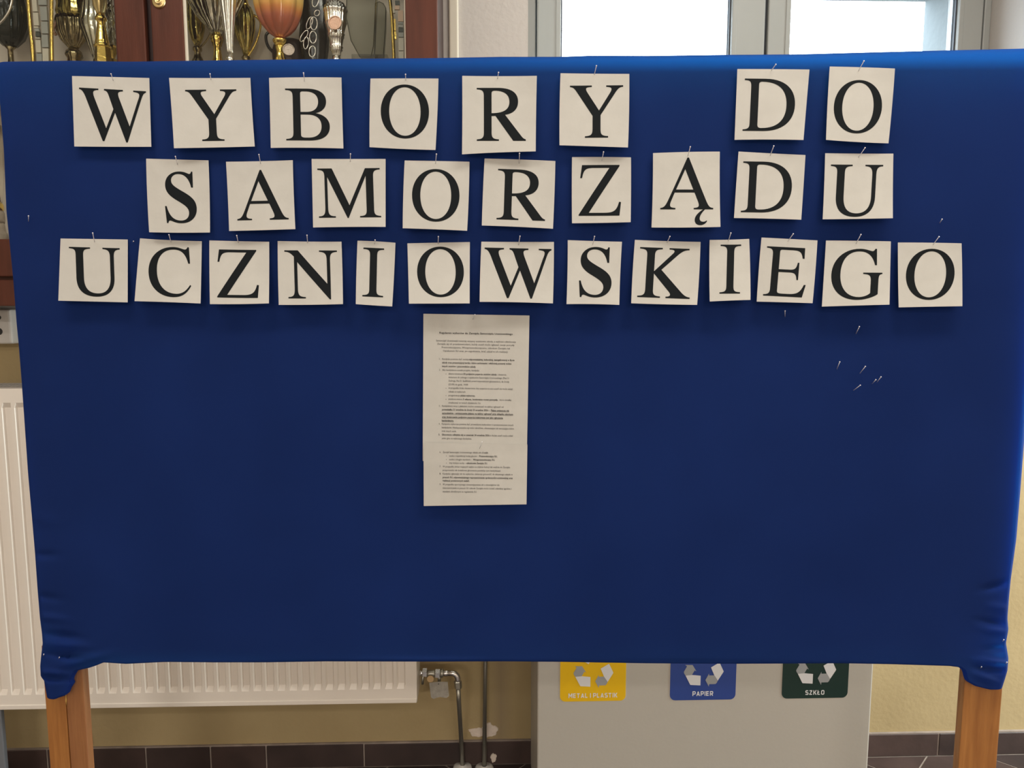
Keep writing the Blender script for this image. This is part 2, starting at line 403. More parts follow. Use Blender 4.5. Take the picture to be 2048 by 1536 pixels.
# ------------------------------------------------------------------ window
win = E('window_1', ((wx0+wx1)/2, YF, wz0)); tag(win, kind='structure')
fj0, fj1 = X(1072, YF), X(1966, YF)
obj('frame', merge(bbox(wx0, fj0-0.001, YF, YF+0.06, wz0, wz1, 0.004), bbox(fj1+0.001, wx1, YF, YF+0.06, wz0, wz1, 0.004),
                   bbox(fj0, fj1, YF, YF+0.06, wz1-0.03, wz1, 0.004), bbox(fj0, fj1, YF, YF+0.06, wz0, wz0+0.03, 0.004)), M['pvc'], win)
def sash(l0, l1, r0, r1):
    a, b_, c, d = X(l0, YF-0.012), X(l1, YF-0.012), X(r0, YF-0.012), X(r1, YF-0.012)
    y0, y1 = YF-0.012, YF+0.05; z0, z1 = wz0+0.032, wz1-0.032; t = 0.075
    s = obj('sash', merge(bbox(a, b_, y0, y1, z0, z1, 0.005, 3), bbox(c, d, y0, y1, z0, z1, 0.005, 3),
                          bbox(b_, c, y0, y1, z0, z0+t, 0.004), bbox(b_, c, y0, y1, z1-t, z1, 0.004)), M['pvc'], win)
    k = 0.004
    for g0, g1 in ((b_-0.001, b_+k), (c-k, c+0.001)): obj('gasket', box(g0, g1, y0+0.012, y0+0.020, z0+t, z1-t), M['gasket'], s)
    for g0, g1 in ((b_, b_+0.006), (c-0.006, c)): obj('glass_spacer', box(g0, g1, y0+0.026, y0+0.040, z0+t, z1-t), M['spacer'], s)
    obj('glass_pane', box(b_, c, y0+0.021, y0+0.025, z0+t, z1-t), M['winglass'], s)
    for g0, g1 in ((b_-0.016, b_-0.001), (c+0.001, c+0.016)): obj('glazing_bead', bbox(g0, g1, y0-0.002, y0+0.01, z0+t, z1-t, 0.002), M['pvc'], s)
obj('seam_shade_strip', box(X(1522, YF), X(1545, YF), YF+0.004, YF+0.02, wz0+0.032, wz1-0.032), M['gasket'], win)  # dark strip added to stand for the shadow gap between the sashes
sash(1074, 1122, 1463, 1530)
sash(1536, 1581, 1916, 1965)
obj('sill', bbox(wx0-0.03, wx1+0.03, YW-0.03, YF, wz0-0.028, wz0, 0.004), M['pvc'], win)

# ------------------------------------------------------------------ trophy cabinet
YC = 1.96
cx0, cx1 = X(-281, YC), X(875, YC)
cz0 = Z(612, YC, 10); cz1 = 2.5
cab = E('trophy_cabinet', ((cx0+cx1)/2, (YC+YW)/2, cz0))
tag(cab, 'tall mahogany wall cabinet with glazed doors full of trophies, left of the window', 'cabinet')
yi = YC+0.022
dz0 = Z(553, YC, 10); pz0 = Z(560, YC, 10); pane_z0 = Z(478, YC, 10)
obj('side_panel', bbox(cx0, cx0+0.02, yi, YW-0.001, cz0, cz1, 0.002), M['mahog'], cab)
obj('side_panel', bbox(cx1-0.02, cx1, yi, YW-0.001, cz0, cz1, 0.002), M['mahogdk'], cab)  # darker wood than the other side: its shade is in the colour
obj('back_panel', box(cx0+0.02, cx1-0.02, YW-0.012, YW-0.002, cz0+0.02, cz1-0.02), M['cabin'], cab)
obj('top_panel', bbox(cx0+0.02, cx1-0.02, yi, YW-0.012, cz1-0.02, cz1, 0.002), M['mahog'], cab)
obj('bottom_panel', bbox(cx0+0.02, cx1-0.02, yi, YW-0.012, cz0, pane_z0-0.012, 0.002), M['mahog'], cab)
obj('plinth', bbox(cx0, cx1, YC, yi, cz0, pz0, 0.003), M['mahog'], cab)
sz1 = Z(178, 2.09, 500)
obj('shelf', bbox(cx0+0.02, cx1-0.02, yi+0.004, YW-0.012, sz1-0.016, sz1, 0.002), M['cabin'], cab)
obj('stile', box(X(284, YC+0.02), X(312, YC+0.02), yi, yi+0.02, pane_z0-0.01, cz1-0.02), M['mahogdk'], cab, )  # dark strip added so the gap between the doors looks unlit
def door(l, r, pl, pr, lock=None):
    a, d = X(l, YC), X(r, YC); b_, c = X(pl, YC), X(pr, YC); z0, z1 = dz0, cz1-0.004
    dr = obj('door', merge(bbox(a, b_, YC, YC+0.02, z0, z1, 0.003), bbox(c, d, YC, YC+0.02, z0, z1, 0.003),
                           bbox(b_, c, YC, YC+0.02, z0, pane_z0, 0.003), bbox(b_, c, YC, YC+0.02, z1-0.08, z1, 0.003)), M['mahog'], cab)
    obj('glass_pane', box(b_-0.004, c+0.004, YC+0.012, YC+0.016, pane_z0-0.004, z1-0.076), M['pane'], dr)
    w = 0.006
    bm_ = M['pane_edge'] if pl > 300 else M['mahogdk']  # right door gets the pale strip that paints in a glass-edge reflection
    obj('pane_edge', bbox(b_, b_+w, YC+0.002, YC+0.0115, pane_z0, z1-0.08, 0.002), bm_, dr)
    obj('pane_edge', bbox(c-w*0.5, c, YC+0.004, YC+0.0115, pane_z0, z1-0.08, 0.0015), bm_, dr)
    if lock:
        p = onY(lock[0], lock[1], YC)
        k = obj('lock', merge(lathe_y(p, [(0.0, 0.0165), (0.003, 0.0165), (0.005, 0.013), (0.004, 0.010), (0.009, 0.0085), (0.009, 0.004), (0.006, 0.003)])), M['brass'], dr, smooth=True)
def lathe_y(p, prof, n=24):
    V, Fc = [], []
    for h, r in prof:
        for k in range(n):
            t = 2*math.pi*k/n; V.append((p[0]+r*math.cos(t), p[1]-h, p[2]+r*math.sin(t)))
    for i in range(len(prof)-1):
        for k in range(n):
            k2 = (k+1) % n; Fc.append((i*n+k, i*n+k2, (i+1)*n+k2, (i+1)*n+k))
    Fc.append(tuple((len(prof)-1)*n+k for k in range(n)))
    return V, Fc
door(303, 875, 367, 811, lock=(318, 3))
door(-281, 290, -217, 231)

# ------------------------------------------------------------------ trophies
TG = 'trophies in the glazed cabinet'
def prf(x, Y, pr):
    out = []
    for y, r in pr:
        d = ray(x, y); s = Y/d[1]; p = CAM+d*s
        out.append((float(p[2]), r*s/F))          # distance along the view axis is s
    return out
def trophy(label, x, Y, parts, shelf=None, name='trophy', cat='trophy'):
    zs = sz1 if shelf is None else shelf
    p = onY(x, 60 if shelf is None else 440, Y); cx, cy = float(p[0]), Y
    t = E(name, (cx, cy, zs)); tag(t, label, cat, TG)
    for (pn, mt, pr, kw) in parts:
        pf = prf(x, Y, [q for q in pr if q[0] != 'S']); kw = dict(kw); fl_ = kw.pop('flat', False)
        for q in pr:
            if q[0] == 'S': pf.append((zs+q[2], q[1]*Y/F))
        obj(pn, lathe(pf, cx, cy, **kw), M[mt], t, smooth=not fl_)
    return t
def part_tube(t, name, mt, pts, r, Y, n=8):
    return obj(name, tube([onY(x, y, Y) for x, y in pts], r, n), M[mt], t, smooth=True)
def arc(pts, k=6):                                # smooth curve through pixel points
    out = []
    for i in range(len(pts)-1):
        p0 = pts[max(i-1, 0)]; p1 = pts[i]; p2 = pts[i+1]; p3 = pts[min(i+2, len(pts)-1)]
        for j in range(k):
            t = j/k
            out.append(tuple(0.5*((2*p1[c])+(-p0[c]+p2[c])*t+(2*p0[c]-5*p1[c]+4*p2[c]-p3[c])*t*t+(-p0[c]+3*p1[c]-3*p2[c]+p3[c])*t**3) for c in range(2)))
    out.append(pts[-1]); return out
K28 = dict(n=28)
t = trophy('olive gold cup with a thin side handle at the left of the right door', 393, 2.16, [
    ('bowl', 'olive', [(-40, 15), (-20, 18), (10, 16), (35, 17), (58, 16), (78, 11), (91, 5)], dict(n=30, flute=(10, 0.10))),
    ('stem', 'bronze', [(91, 5), (96, 9), (101, 9), (105, 6), (112, 7), (125, 13), ('S', 16, 0.012)], dict(n=24)),
    ('base', 'brownp', [('S', 20, 0.012), ('S', 20, 0.0005)], dict(n=24))])
part_tube(t, 'handle', 'bronze', arc([(400, 95), (411, 84), (421, 66), (424, 40), (412, 18)]), 0.0026, 2.16)
t = trophy('large flaring fluted metal cup on a beaded gold stem, in the right door', 433, 2.09, [
    ('bowl', 'pewter', [(-70, 62), (-30, 58), (0, 52), (31, 37), (47, 24), (60, 14), (69, 9)], dict(n=72, flute=(18, 0.22), sq=0.55)),
    ('knob', 'gold', [(69, 9), (72, 10.5), (78, 11.5), (84, 10.5), (89, 8), (91, 9)], dict(n=24, flute=(12, 0.18))),
    ('stem', 'gold', [(91, 9), (94, 6.5), (103, 7), (117, 9), (135, 14), ('S', 24, 0.014)], dict(n=24)),
    ('base', 'brownp', [('S', 27, 0.014), ('S', 27, 0.0005)], dict(n=8))])
t = trophy('slim silver vase cup with straight vertical flutes, right door', 458, 2.02, [
    ('bowl', 'silver', [(-60, 25), (-20, 19), (0, 16), (40, 11.5), (70, 8.5), (100, 6), (112, 5)], dict(n=48, flute=(12, 0.22))),
    ('stem', 'silver', [(112, 5), (118, 8), (124, 6), (140, 8), ('S', 15, 0.012)], dict(n=24)),
    ('base', 'stone', [('S', 18, 0.012), ('S', 18, 0.0005)], dict(n=4))])
t = trophy('dark olive lidded cup with a gold neck and curved handle, beside the orange cup', 490, 2.165, [
    ('lid', 'gold', [(-40, 3), (-28, 7), (-12, 5), (0, 7), (8, 9), (14, 12)], dict(n=24)),
    ('bowl', 'olive', [(14, 13), (24, 17), (40, 20), (62, 19), (82, 14), (100, 7), (110, 5)], dict(n=60, flute=(9, 0.16))),
    ('stem', 'bronze', [(110, 5), (116, 9), (122, 6), (140, 9), ('S', 16, 0.012)], dict(n=24)),
    ('base', 'brownp', [('S', 20, 0.012), ('S', 20, 0.0005)], dict(n=24))])
part_tube(t, 'handle', 'gold', arc([(508, 30), (520, 42), (520, 60), (511, 88), (494, 116)]), 0.003, 2.165)
t = trophy('orange and yellow ribbed tulip-shaped cup on a gold stem', 559, 2.048, [
    ('bowl', 'tulip', [(-38, 40), (-22, 46), (-5, 47.5), (12, 45.5), (25, 43), (40, 38.5), (53, 32), (65, 22), (71, 14), (75, 9)], dict(n=108, flute=(9, 0.16))),
    ('collar', 'gold', [(75, 8), (77, 9), (79, 13), (81, 14), (84, 13.5), (92, 9)], dict(n=28)),
    ('stem', 'gold', [(92, 9), (94, 9.5), (103, 7), (108, 7.5), (117, 9.5), (135, 17), ('S', 26, 0.012)], dict(n=28)),
    ('base', 'stone', [('S', 30, 0.012), ('S', 30, 0.0005)], dict(n=28))])
t = trophy('dark cup with black handles half hidden behind the orange tulip cup', 578, 2.165, [
    ('bowl', 'brownp', [(78, 14), (82, 26), (90, 31), (104, 35), (120, 34), (140, 22), (150, 10)], dict(n=32, sq=0.6)),
    ('stem', 'brownp', [(150, 10), (158, 9), ('S', 20, 0.01), ('S', 20, 0.0005)], dict(n=24))])
part_tube(t, 'handle', 'blackg', arc([(560, 66), (540, 64), (532, 72), (535, 90), (546, 104), (560, 114)]), 0.0042, 2.165)
t = trophy('rippled black glass vase standing right of the orange tulip cup', 628, 2.135, [
    ('vase', 'blackg', [(-60, 22), (-25, 27), (0, 26), (25, 29), (50, 27), (75, 30), (100, 28), (125, 24), (150, 22), ('S', 24, 0.01), ('S', 22, 0.0005)], dict(n=40, flute=(11, 0.05), sq=0.65))])
t = trophy('silver torch cup with slanted rings and a round copper medallion', 672, 2.05, [
    ('finial', 'silver', [(-30, 3), (-18, 7), (-8, 5), (0, 8), (4, 10)], dict(n=24)),
    ('bowl', 'silver', [(4, 12), (8, 18), (11, 17), (14, 22), (17, 20.5), (19, 24), (24, 23.5), (27, 21.5), (30, 22), (44, 20.5), (47, 21.5), (49, 20), (60, 17), (67, 15.5), (69, 17), (72, 15), (75, 16), (77, 14), (92, 11.5), (95, 13), (98, 11), (101, 12), (104, 9), (112, 8)], dict(n=80, flute=(20, 0.08))),
    ('stem', 'silver', [(112, 8), (120, 9), (140, 12), ('S', 20, 0.012)], dict(n=28)),
    ('base', 'brownp', [('S', 24, 0.012), ('S', 24, 0.0005)], dict(n=28))])
pm = onY(670.5, 46, 2.018)
md = obj('medallion', disc(pm, 0.0175, (-0.12, -1, 0.1), 0.0035, 28, 0.0025), M['copper'], t)
# crystal slabs
def slab(label, poly, Y, th, foot):
    pts = [onY(x, y, Y) for x, y in poly]
    cx = sum(p[0] for p in pts)/len(pts)
    t = E('crystal_award', (cx, Y, sz1)); tag(t, label, 'trophy', TG)
    V, Fc = prism([(float(p[0]), float(p[2])) for p in pts], Y-th, Y+th)
    obj('crystal_body', (V, Fc), M['crystal'], t)
    obj('bevelled_edge', tube([(float(p[0]), Y-th-0.0005, float(p[2])) for p in pts+pts[:1]], 0.0013, 4, False), M['crystal_edge'], t)
    zb = min(p[2] for p in pts)
    obj('base', bbox(cx-foot, cx+foot, Y-0.03, Y+0.03, sz1+0.0005, zb+0.004, 0.003), M['crystal'], t)
slab('wide clear crystal slab award with a pointed foot, right of the silver torch cup', [(697, -60), (758, -60), (754, 0), (749, 95), (744, 118), (722, 118), (704, 85), (695, 40)], 2.08, 0.016, 0.03)
slab('narrow rounded crystal award between the wide crystal slab and the tile column', [(752, 10), (760, 7), (768, 11), (773, 20), (772, 60), (768, 118), (750, 118), (752, 70)], 2.13, 0.012, 0.02)
# mosaic awards
def mosaic(label, rails, tiles, Y, writing=None):
    xs = [q[0] for r in rails for q in r]
    cx = float(onY(sum(xs)/len(xs), 60, Y)[0])
    t = E('mosaic_award', (cx, Y, sz1)); tag(t, label, 'trophy', TG)
    lo = [(float(onY(min(r[-1][0] for r in rails)-2, 118, Y)[0])), float(onY(max(r[-1][0] for r in rails)+2, 118, Y)[0])]
    obj('backing', prism([(float(p[0]), float(p[2])) for p in (onY(min(r[0][0] for r in rails), -70, Y+0.012), onY(max(r[0][0] for r in rails), -70, Y+0.012), onY(max(r[-1][0] for r in rails), 140, Y+0.012), onY(min(r[-1][0] for r in rails), 140, Y+0.012))], Y+0.006, Y+0.014), M['stone'], t)
    for r in rails:
        top = (r[0][0]-(r[1][0]-r[0][0])*0.5, -70)
        obj('rail', tube([onY(x, y, Y) for x, y in [top]+list(r)], [0.0045, 0.0045]+[0.0045]*(len(r)-1), 8), M['gold'], t, smooth=True)
    for (x0, x1, y0, y1, sh, m_) in tiles:
        q = [onY(x0, y0, Y), onY(x1, y0, Y), onY(x1+sh, y1, Y), onY(x0+sh, y1, Y)]
        obj('tile', prism([(float(p[0]), float(p[2])) for p in q], Y-0.001, Y+0.006), M[m_], t)
    zb = float(onY(cx, 138, Y)[2])
    obj('base', bbox(lo[0]-0.008, lo[1]+0.008, Y-0.03, Y+0.035, sz1+0.0005, zb+0.002, 0.003), M['brownp'], t)
    return t
ta = mosaic('tall award of pale and grey mosaic tiles between two gold rails, left door', [[(56, 0), (58, 30), (61, 65), (64, 90), (66, 118), (68, 140)], [(103, 0), (103, 60), (104, 118), (104, 140)]], [
    (64, 73, -60, -2, 0, 'tgl'), (64, 73, 0, 23, 2, 'tgl'), (66, 76, 25.5, 51, 2, 'tgl'), (68, 77, 53, 56, 0, 'tgl'), (69, 78, 57, 63, 1, 'tgg'), (71, 79.5, 64.5, 73, 0.5, 'tgd'), (71, 80, 75, 77.5, 0, 'tgl'),
    (71, 81, 80, 105, 1.5, 'tgl'), (73, 84, 107.5, 138, 1, 'tgg'), (76, 92, -60, 10, 1, 'tgg'), (80, 93, 13, 41, 2, 'tgg'), (82, 95, 43.5, 67, 1.5, 'tgg'), (83, 95.5, 69.5, 94.5, 1.5, 'tgg'), (85, 97, 97, 138, 1, 'tgl')], 2.05)
mosaic('slim gold and peach mosaic tile award against the right stile of the right door', [[(780, 0), (784, 35), (786, 75), (788, 118), (788, 140)]], [
    (790, 799, 1, 10, 0.5, 'tgd'), (789.5, 799, 11, 19, 0, 'tgp'), (796, 806, 21, 43, 0.5, 'tgp'), (796, 806, 44, 48, 0, 'tgg'), (797, 806.5, 49, 55, 0, 'tgg'), (797, 807, 56, 64, 0, 'tgd'), (797, 807, 65, 74, 0, 'tgg'),
    (797, 807, 76.5, 101, 0.5, 'tgl'), (797.5, 807, 103, 138, 0, 'tgl'), (785, 791, 38, 61, 1, 'gold'), (784, 789, 16, 26, 1, 'tgl'), (787, 792, 63, 78, 1, 'gold')], 2.06)
# left door
t = trophy('dark green glazed vase with a silver handle, far left in the photo', 18, 2.12, [
    ('vase', 'dgreen', [(-60, 24), (-20, 30), (20, 36), (55, 35), (78, 26), (92, 14)], dict(n=48, flute=(12, 0.10))),
    ('stem', 'bronze', [(92, 12), (100, 5), (118, 5), (140, 8), ('S', 18, 0.012)], dict(n=24)),
    ('base', 'brownp', [('S', 24, 0.012), ('S', 24, 0.0005)], dict(n=24))])
part_tube(t, 'handle', 'silver', arc([(26, -30), (24, 0), (18, 22), (6, 40), (-8, 52)]), 0.0034, 2.05)
t = trophy('dark ribbed bronze cup with a brown band handle, centre of left door', 145, 2.163, [
    ('rim', 'olive', [(-50, 33), (10, 27), (18, 29), (24, 30), (32, 28)], dict(n=40, flute=(14, 0.1), sq=0.6)),
    ('bowl', 'bronze', [(32, 29), (42, 32), (62, 30), (80, 23), (92, 13), (98, 8)], dict(n=84, flute=(21, 0.16), sq=0.6)),
    ('stem', 'bronze', [(98, 8), (104, 14), (112, 16), (118, 12), (140, 13), ('S', 20, 0.012)], dict(n=24, flute=(8, 0.2))),
    ('base', 'brownp', [('S', 24, 0.012), ('S', 24, 0.0005)], dict(n=24))])
part_tube(t, 'handle', 'copper', arc([(127, -30), (125, 0), (121, 22), (113, 44), (106, 58), (112, 70)]), 0.0044, 2.15)
t = trophy('pewter fluted cone cup standing behind the bright gold trophy', 191, 2.105, [
    ('bowl', 'pewter', [(-40, 26), (5, 22), (28, 26), (40, 30), (50, 30), (75, 21), (100, 13), (120, 7)], dict(n=60, flute=(15, 0.14), sq=0.5)),
    ('stem', 'bronze', [(120, 7), (130, 9), (140, 10), ('S', 18, 0.012)], dict(n=24)),
    ('base', 'brownp', [('S', 22, 0.012), ('S', 22, 0.0005)], dict(n=24))])
t = trophy('bright gold trophy with a faceted foot, beside the middle stile', 203, 2.02, [
    ('figure', 'brass', [(-60, 9), (-30, 13), (0, 12.5), (12, 12), (25, 8), (29, 7)], dict(n=24, flute=(5, 0.3))),
    ('column', 'gold', [(29, 8), (33, 9), (36.5, 11), (40, 11), (42, 8.5), (46, 7), (54, 8), (70, 10.5), (80, 12), (86, 13.5), (89, 13), (92, 16), (95, 15.5)], dict(n=28)),
    ('foot', 'gold', [(95, 14), (118, 15.5), (140, 17), ('S', 18, 0.012)], dict(n=6, twist=0.25, flat=True)),
    ('base', 'brownp', [('S', 22, 0.012), ('S', 22, 0.0005)], dict(n=8))])
t = trophy('thin knobbly silver trophy stem squeezed between gold trophy and middle stile', 223, 2.17, [
    ('column', 'pewter', [(-60, 8), (-20, 6), (0, 5), (9, 4), (13, 8), (18, 5), (24, 6), (30, 9), (34, 5), (40, 7), (47, 8), (52, 5), (60, 7), (66, 9), (72, 6), (80, 8), (88, 9), (93, 7)], dict(n=24, flute=(6, 0.25))),
    ('foot', 'gold', [(93, 10), (97, 12), (118, 3), (119, 8), (140, 12), ('S', 15, 0.012), ('S', 15, 0.0005)], dict(n=6, flat=True))])
# lower shelf, seen past the board's left edge
zb = pane_z0-0.012
t = trophy('silver cup with a gold collar on a stone foot, lower shelf at left edge', -12, 2.05, [
    ('bowl', 'silver', [(250, 26), (300, 24), (350, 22), (385, 19), (404, 17)], dict(n=32)),
    ('collar', 'gold', [(404, 15), (408, 18), (414, 19), (421, 18)], dict(n=32)),
    ('stem', 'stone', [(421, 17), (426, 19), (440, 19), (446, 18)], dict(n=32)),
    ('foot', 'stone', [(446, 18), (455, 19), (464, 20), (466, 22), (470, 23), ('S', 24, 0.0005)], dict(n=8))], shelf=zb)

# medal and chain
pm = onY(577.5, 100, 2.03)
mdl = obj('medal', merge(disc(pm, 0.0148, (0.1, -1, 0.15), 0.003, 28, 0.0018), ), M['medal'], origin=pm)
tag(mdl, 'round bronze medal leaning against the foot of the orange tulip cup', 'medal')
ribbon = obj('ribbon', merge(prism([(float(onY(x, y, 2.034)[0]), float(onY(x, y, 2.034)[2])) for x, y in ((573, 112), (583, 112), (587, 176), (571, 176))], 2.034, 2.036)), M['brownp'], mdl)
ch = E('chain', onY(627, 40, 2.065)); tag(ch, 'silver chain of oval links draped down the rippled black vase', 'chain')
for (x, y, rx, ry, rot) in ((631, 2, 6, 12, 0.25), (634, 26, 5, 6, 0.6), (627.5, 47, 7, 13, 0.0), (626, 74.5, 7, 12, 0.0), (624.5, 103, 6.5, 11, 0.1), (619, 46, 5, 13, 0.35), (608, 72, 5, 13, 0.55), (612, 86, 5, 12, 0.1)):
    pts = []
    for k in range(19):
        a = 2*math.pi*k/18; u, v = rx*math.sin(a), ry*math.cos(a)
        pts.append(onY(x+u*math.cos(rot)-v*math.sin(rot), y+u*math.sin(rot)+v*math.cos(rot), 2.068+0.002*math.sin(a)))
    obj('link', tube(pts, 0.0013, 6, False), M['silver'], ch, smooth=True)
# small white box below the cabinet
y0 = YW-0.06
p0, p1 = onY(-110, 616, y0), onY(25.5, 688, y0)
sb = E('junction_box', ((p0[0]+p1[0])/2, YW, p1[2])); tag(sb, 'white plastic box on the ochre wall just below the trophy cabinet', 'junction box')
obj('housing', bbox(float(p0[0]), float(p1[0]), y0, YW-0.0005, float(p1[2]), float(p0[2])-0.004, 0.008, 3), M['plug'], sb)
for (x, y, r) in ((-2, 635, 0.006), (-2, 663, 0.010)):
    obj('knockout', lathe_y(onY(x, y, y0), [(-0.002, r), (0.0008, r), (0.0008, r*0.6)]), M['dark'], sb)

# ------------------------------------------------------------------ radiator
YR = 2.0166
rx0, rx1 = float(onY(-26, 1370, YR)[0]), float(onY(833, 1370, YR)[0])
rz0 = float(onY(420, 1405.5, YR)[2]); rz1 = float(onY(20, 777, YR)[2])
rad = E('radiator', ((rx0+rx1)/2, YR+0.05, rz0)); tag(rad, 'white steel panel radiator with vertical flutes under the trophy cabinet', 'radiator')
pitch = 0.03333; nfl = int((rx1-rx0-0.03)/pitch); xs = []; ds = []
st = rx0+((rx1-rx0)-nfl*pitch)/2
xs += [rx0]; ds += [0]
for i in range(nfl):
    for fx, d in ((0.0, 0), (0.13, 0), (0.26, 1), (0.5, 1), (0.74, 1), (0.87, 0)):
        xs.append(st+(i+fx)*pitch); ds.append(d)
xs += [st+nfl*pitch, rx1]; ds += [0, 0]
zr = [(rz0, 0), (rz0+0.008, 0), (rz0+0.032, 0), (rz0+0.046, 1), (rz0+0.15, 1), ((rz0+rz1)/2, 1), (rz1-0.052, 1), (rz1-0.038, 0), (rz1-0.007, 0), (rz1, 0)]
V, Fc = [], []
for z, a in zr:
    for x, d in zip(xs, ds): V.append((x, YR+0.0075*d*a, z))
n = len(xs)
for i in range(len(zr)-1):
    for k in range(n-1): Fc.append((i*n+k, i*n+k+1, (i+1)*n+k+1, (i+1)*n+k))
obj('front_panel', (V, Fc), M['rad'], rad)
obj('bottom_lip', bbox(rx0, rx1, YR-0.002, YR+0.01, rz0-0.010, rz0+0.003, 0.002), M['rad'], rad)
obj('rear_panel', bbox(rx0+0.003, rx1-0.003, YR+0.085, YR+0.1, rz0, rz1-0.005, 0.003), M['rad'], rad)
obj('side_cover', bbox(rx1-0.003, rx1+0.001, YR+0.001, YR+0.1, rz0-0.008, rz1+0.004, 0.001), M['rad'], rad)
obj('side_cover', bbox(rx0-0.001, rx0+0.003, YR+0.001, YR+0.1, rz0-0.008, rz1+0.004, 0.001), M['rad'], rad)
gp = [box(rx0, rx1, YR+0.001, YR+0.012, rz1, rz1+0.004), box(rx0, rx1, YR+0.046, YR+0.054, rz1, rz1+0.004), box(rx0, rx1, YR+0.09, YR+0.1, rz1, rz1+0.004)]
k = rx0+0.01
while k < rx1-0.01:
    gp.append(box(k, k+0.004, YR+0.01, YR+0.092, rz1, rz1+0.003)); k += 0.011
gobj = obj('top_grille', merge(*gp), M['radgrey'], rad)
for px in (505, 668):
    q = onY(px, 1412, YR+0.05); obj('bracket', bbox(float(q[0])-0.008, float(q[0])+0.008, YR+0.03, YW-0.002, rz0-0.02, rz0-0.002, 0.002), M['radgrey'], rad)
q = onY(14, 1470, YR+0.03); obj('foot', bbox(float(q[0])-0.13, float(q[0])-0.012, YR+0.03, YR+0.045, 0.0005, rz0-0.002, 0.003), M['foot'], rad)

# radiator valve, pipes
YV = YR+0.062
vx = lambda x, y: onY(x, y, YV)
va = E('radiator_valve', vx(862, 1353)); tag(va, 'chrome radiator valve with union nuts at the lower right end of the radiator', 'valve')
def hexbar(x0, x1, y, r, mt, name, n=6):
    a, b_ = vx(x0, y), vx(x1, y)
    obj(name, tube([a, a+(b_-a)*0.12, a+(b_-a)*0.88, b_], [r*0.86, r, r, r*0.86], n), M[mt], va, smooth=n > 6)
hexbar(839, 846, 1346, 0.0075, 'chrome', 'tailpiece', 14)
hexbar(845, 855, 1345, 0.0135, 'chrome', 'union_nut')
hexbar(855, 870, 1347, 0.0105, 'pipe', 'valve_body', 16)
hexbar(870, 881, 1347, 0.0135, 'chrome', 'union_nut')
hexbar(881, 887, 1346, 0.0125, 'pipe', 'collar', 16)
hexbar(887, 896, 1346, 0.0095, 'chrome', 'tailpiece', 14)
obj('spindle', tube([vx(879, 1350), vx(878, 1364)], 0.005, 8), M['pipe'], va, smooth=True)
obj('spindle', tube([vx(846, 1350), vx(845, 1368)], 0.004, 8), M['pipe'], va, smooth=True)
e0 = vx(896, 1346); e1 = vx(915.5, 1362); ax_ = [vx(896, 1346), vx(905, 1346), vx(910, 1347.5), vx(914, 1352), vx(915.5, 1358), vx(916, 1366)]
obj('elbow', tube(ax_, [0.0085, 0.0085, 0.009, 0.009, 0.009, 0.0085], 14), M['chrome'], va, smooth=True)
obj('union_nut', tube([vx(915.5, 1361), vx(915.5, 1363), vx(916.5, 1375), vx(916.5, 1377)], [0.0095, 0.0112, 0.0112, 0.0095], 6), M['pipe'], va)
lp = CAM*0
pz = onZ(925, 1535, 0.0)
pp = E('heating_pipe', (float(pz[0]), float(pz[1]), 0.0)); tag(pp, 'thin metal heating pipe running from the radiator valve down to the floor', 'pipe', 'heating pipes')
obj('pipe', tube([vx(916.3, 1374), vx(917.5, 1400), onY(921, 1455, (YV+pz[1])/2), onY(923.5, 1500, pz[1]-0.006), (pz[0], pz[1], 0.001)], 0.0068, 14), M['pipe'], pp, smooth=True)
obj('floor_collar', lathe([(0.0005, 0.029), (0.004, 0.028), (0.008, 0.022), (0.010, 0.0075)], pz[0], pz[1], 28), M['plug'], pp, smooth=True)
pz2 = onZ(968.5, 1537, 0.0)
pp = E('heating_pipe', (float(pz2[0]), float(pz2[1]), 0.0)); tag(pp, 'straight vertical heating pipe right of the valve, beside the plaster patch', 'pipe', 'heating pipes')
tp = onY(970.5, 1330, pz2[1])
obj('pipe', tube([(pz2[0], pz2[1], 0.001), (float(tp[0]), pz2[1], float(tp[2])), (float(tp[0]), pz2[1], 1.12), (float(tp[0]), YW-0.01, 1.15)], 0.0068, 14), M['pipe'], pp, smooth=True)
obj('floor_collar', lathe([(0.0005, 0.029), (0.004, 0.028), (0.008, 0.022), (0.010, 0.0075)], pz2[0], pz2[1], 28), M['plug'], pp, smooth=True)
p = onY(861, 1357, YV-0.02)
wt = obj('wooden_tag', disc(p, 0.0098, (0, -1, 0), 0.004, 20), M['wood_tag'], origin=p); tag(wt, 'small round wooden tag hanging from the radiator valve', 'tag')
Yt = YV-0.014
poly = [(858.5, 1366), (878, 1363.5), (895.5, 1364), (898, 1392), (893, 1396), (880, 1394), (872, 1396), (867, 1398), (862, 1394.5)]
tg = obj('paper_tag', prism([(float(onY(x, y, Yt)[0]), float(onY(x, y, Yt)[2])) for x, y in poly], Yt, Yt+0.0012), M['tagpaper'])
tag(tg, 'worn square grey paper tag hanging below the radiator valve', 'tag')
obj('hole', lathe_y(onY(877, 1368, Yt), [(0.0002, 0.0016), (0.0004, 0.0014)], 10), M['dark'], tg)
# wall fixing
a, b_ = onY(179, 1466, YW), onY(186.5, 1489, YW)
fx = E('wall_fixing', ((a[0]+b_[0])/2, YW, b_[2])); tag(fx, 'small white wall plate with a screw beside the left wooden leg', 'fixing')
obj('plate', bbox(float(a[0]), float(b_[0]), YW-0.006, YW-0.0005, float(b_[2]), float(a[2]), 0.002), M['plug'], fx)
obj('screw', lathe_y(onY(181.5, 1476, YW-0.006), [(0, 0.003), (0.002, 0.0028), (0.002, 0.001)], 10), M['dark'], fx)

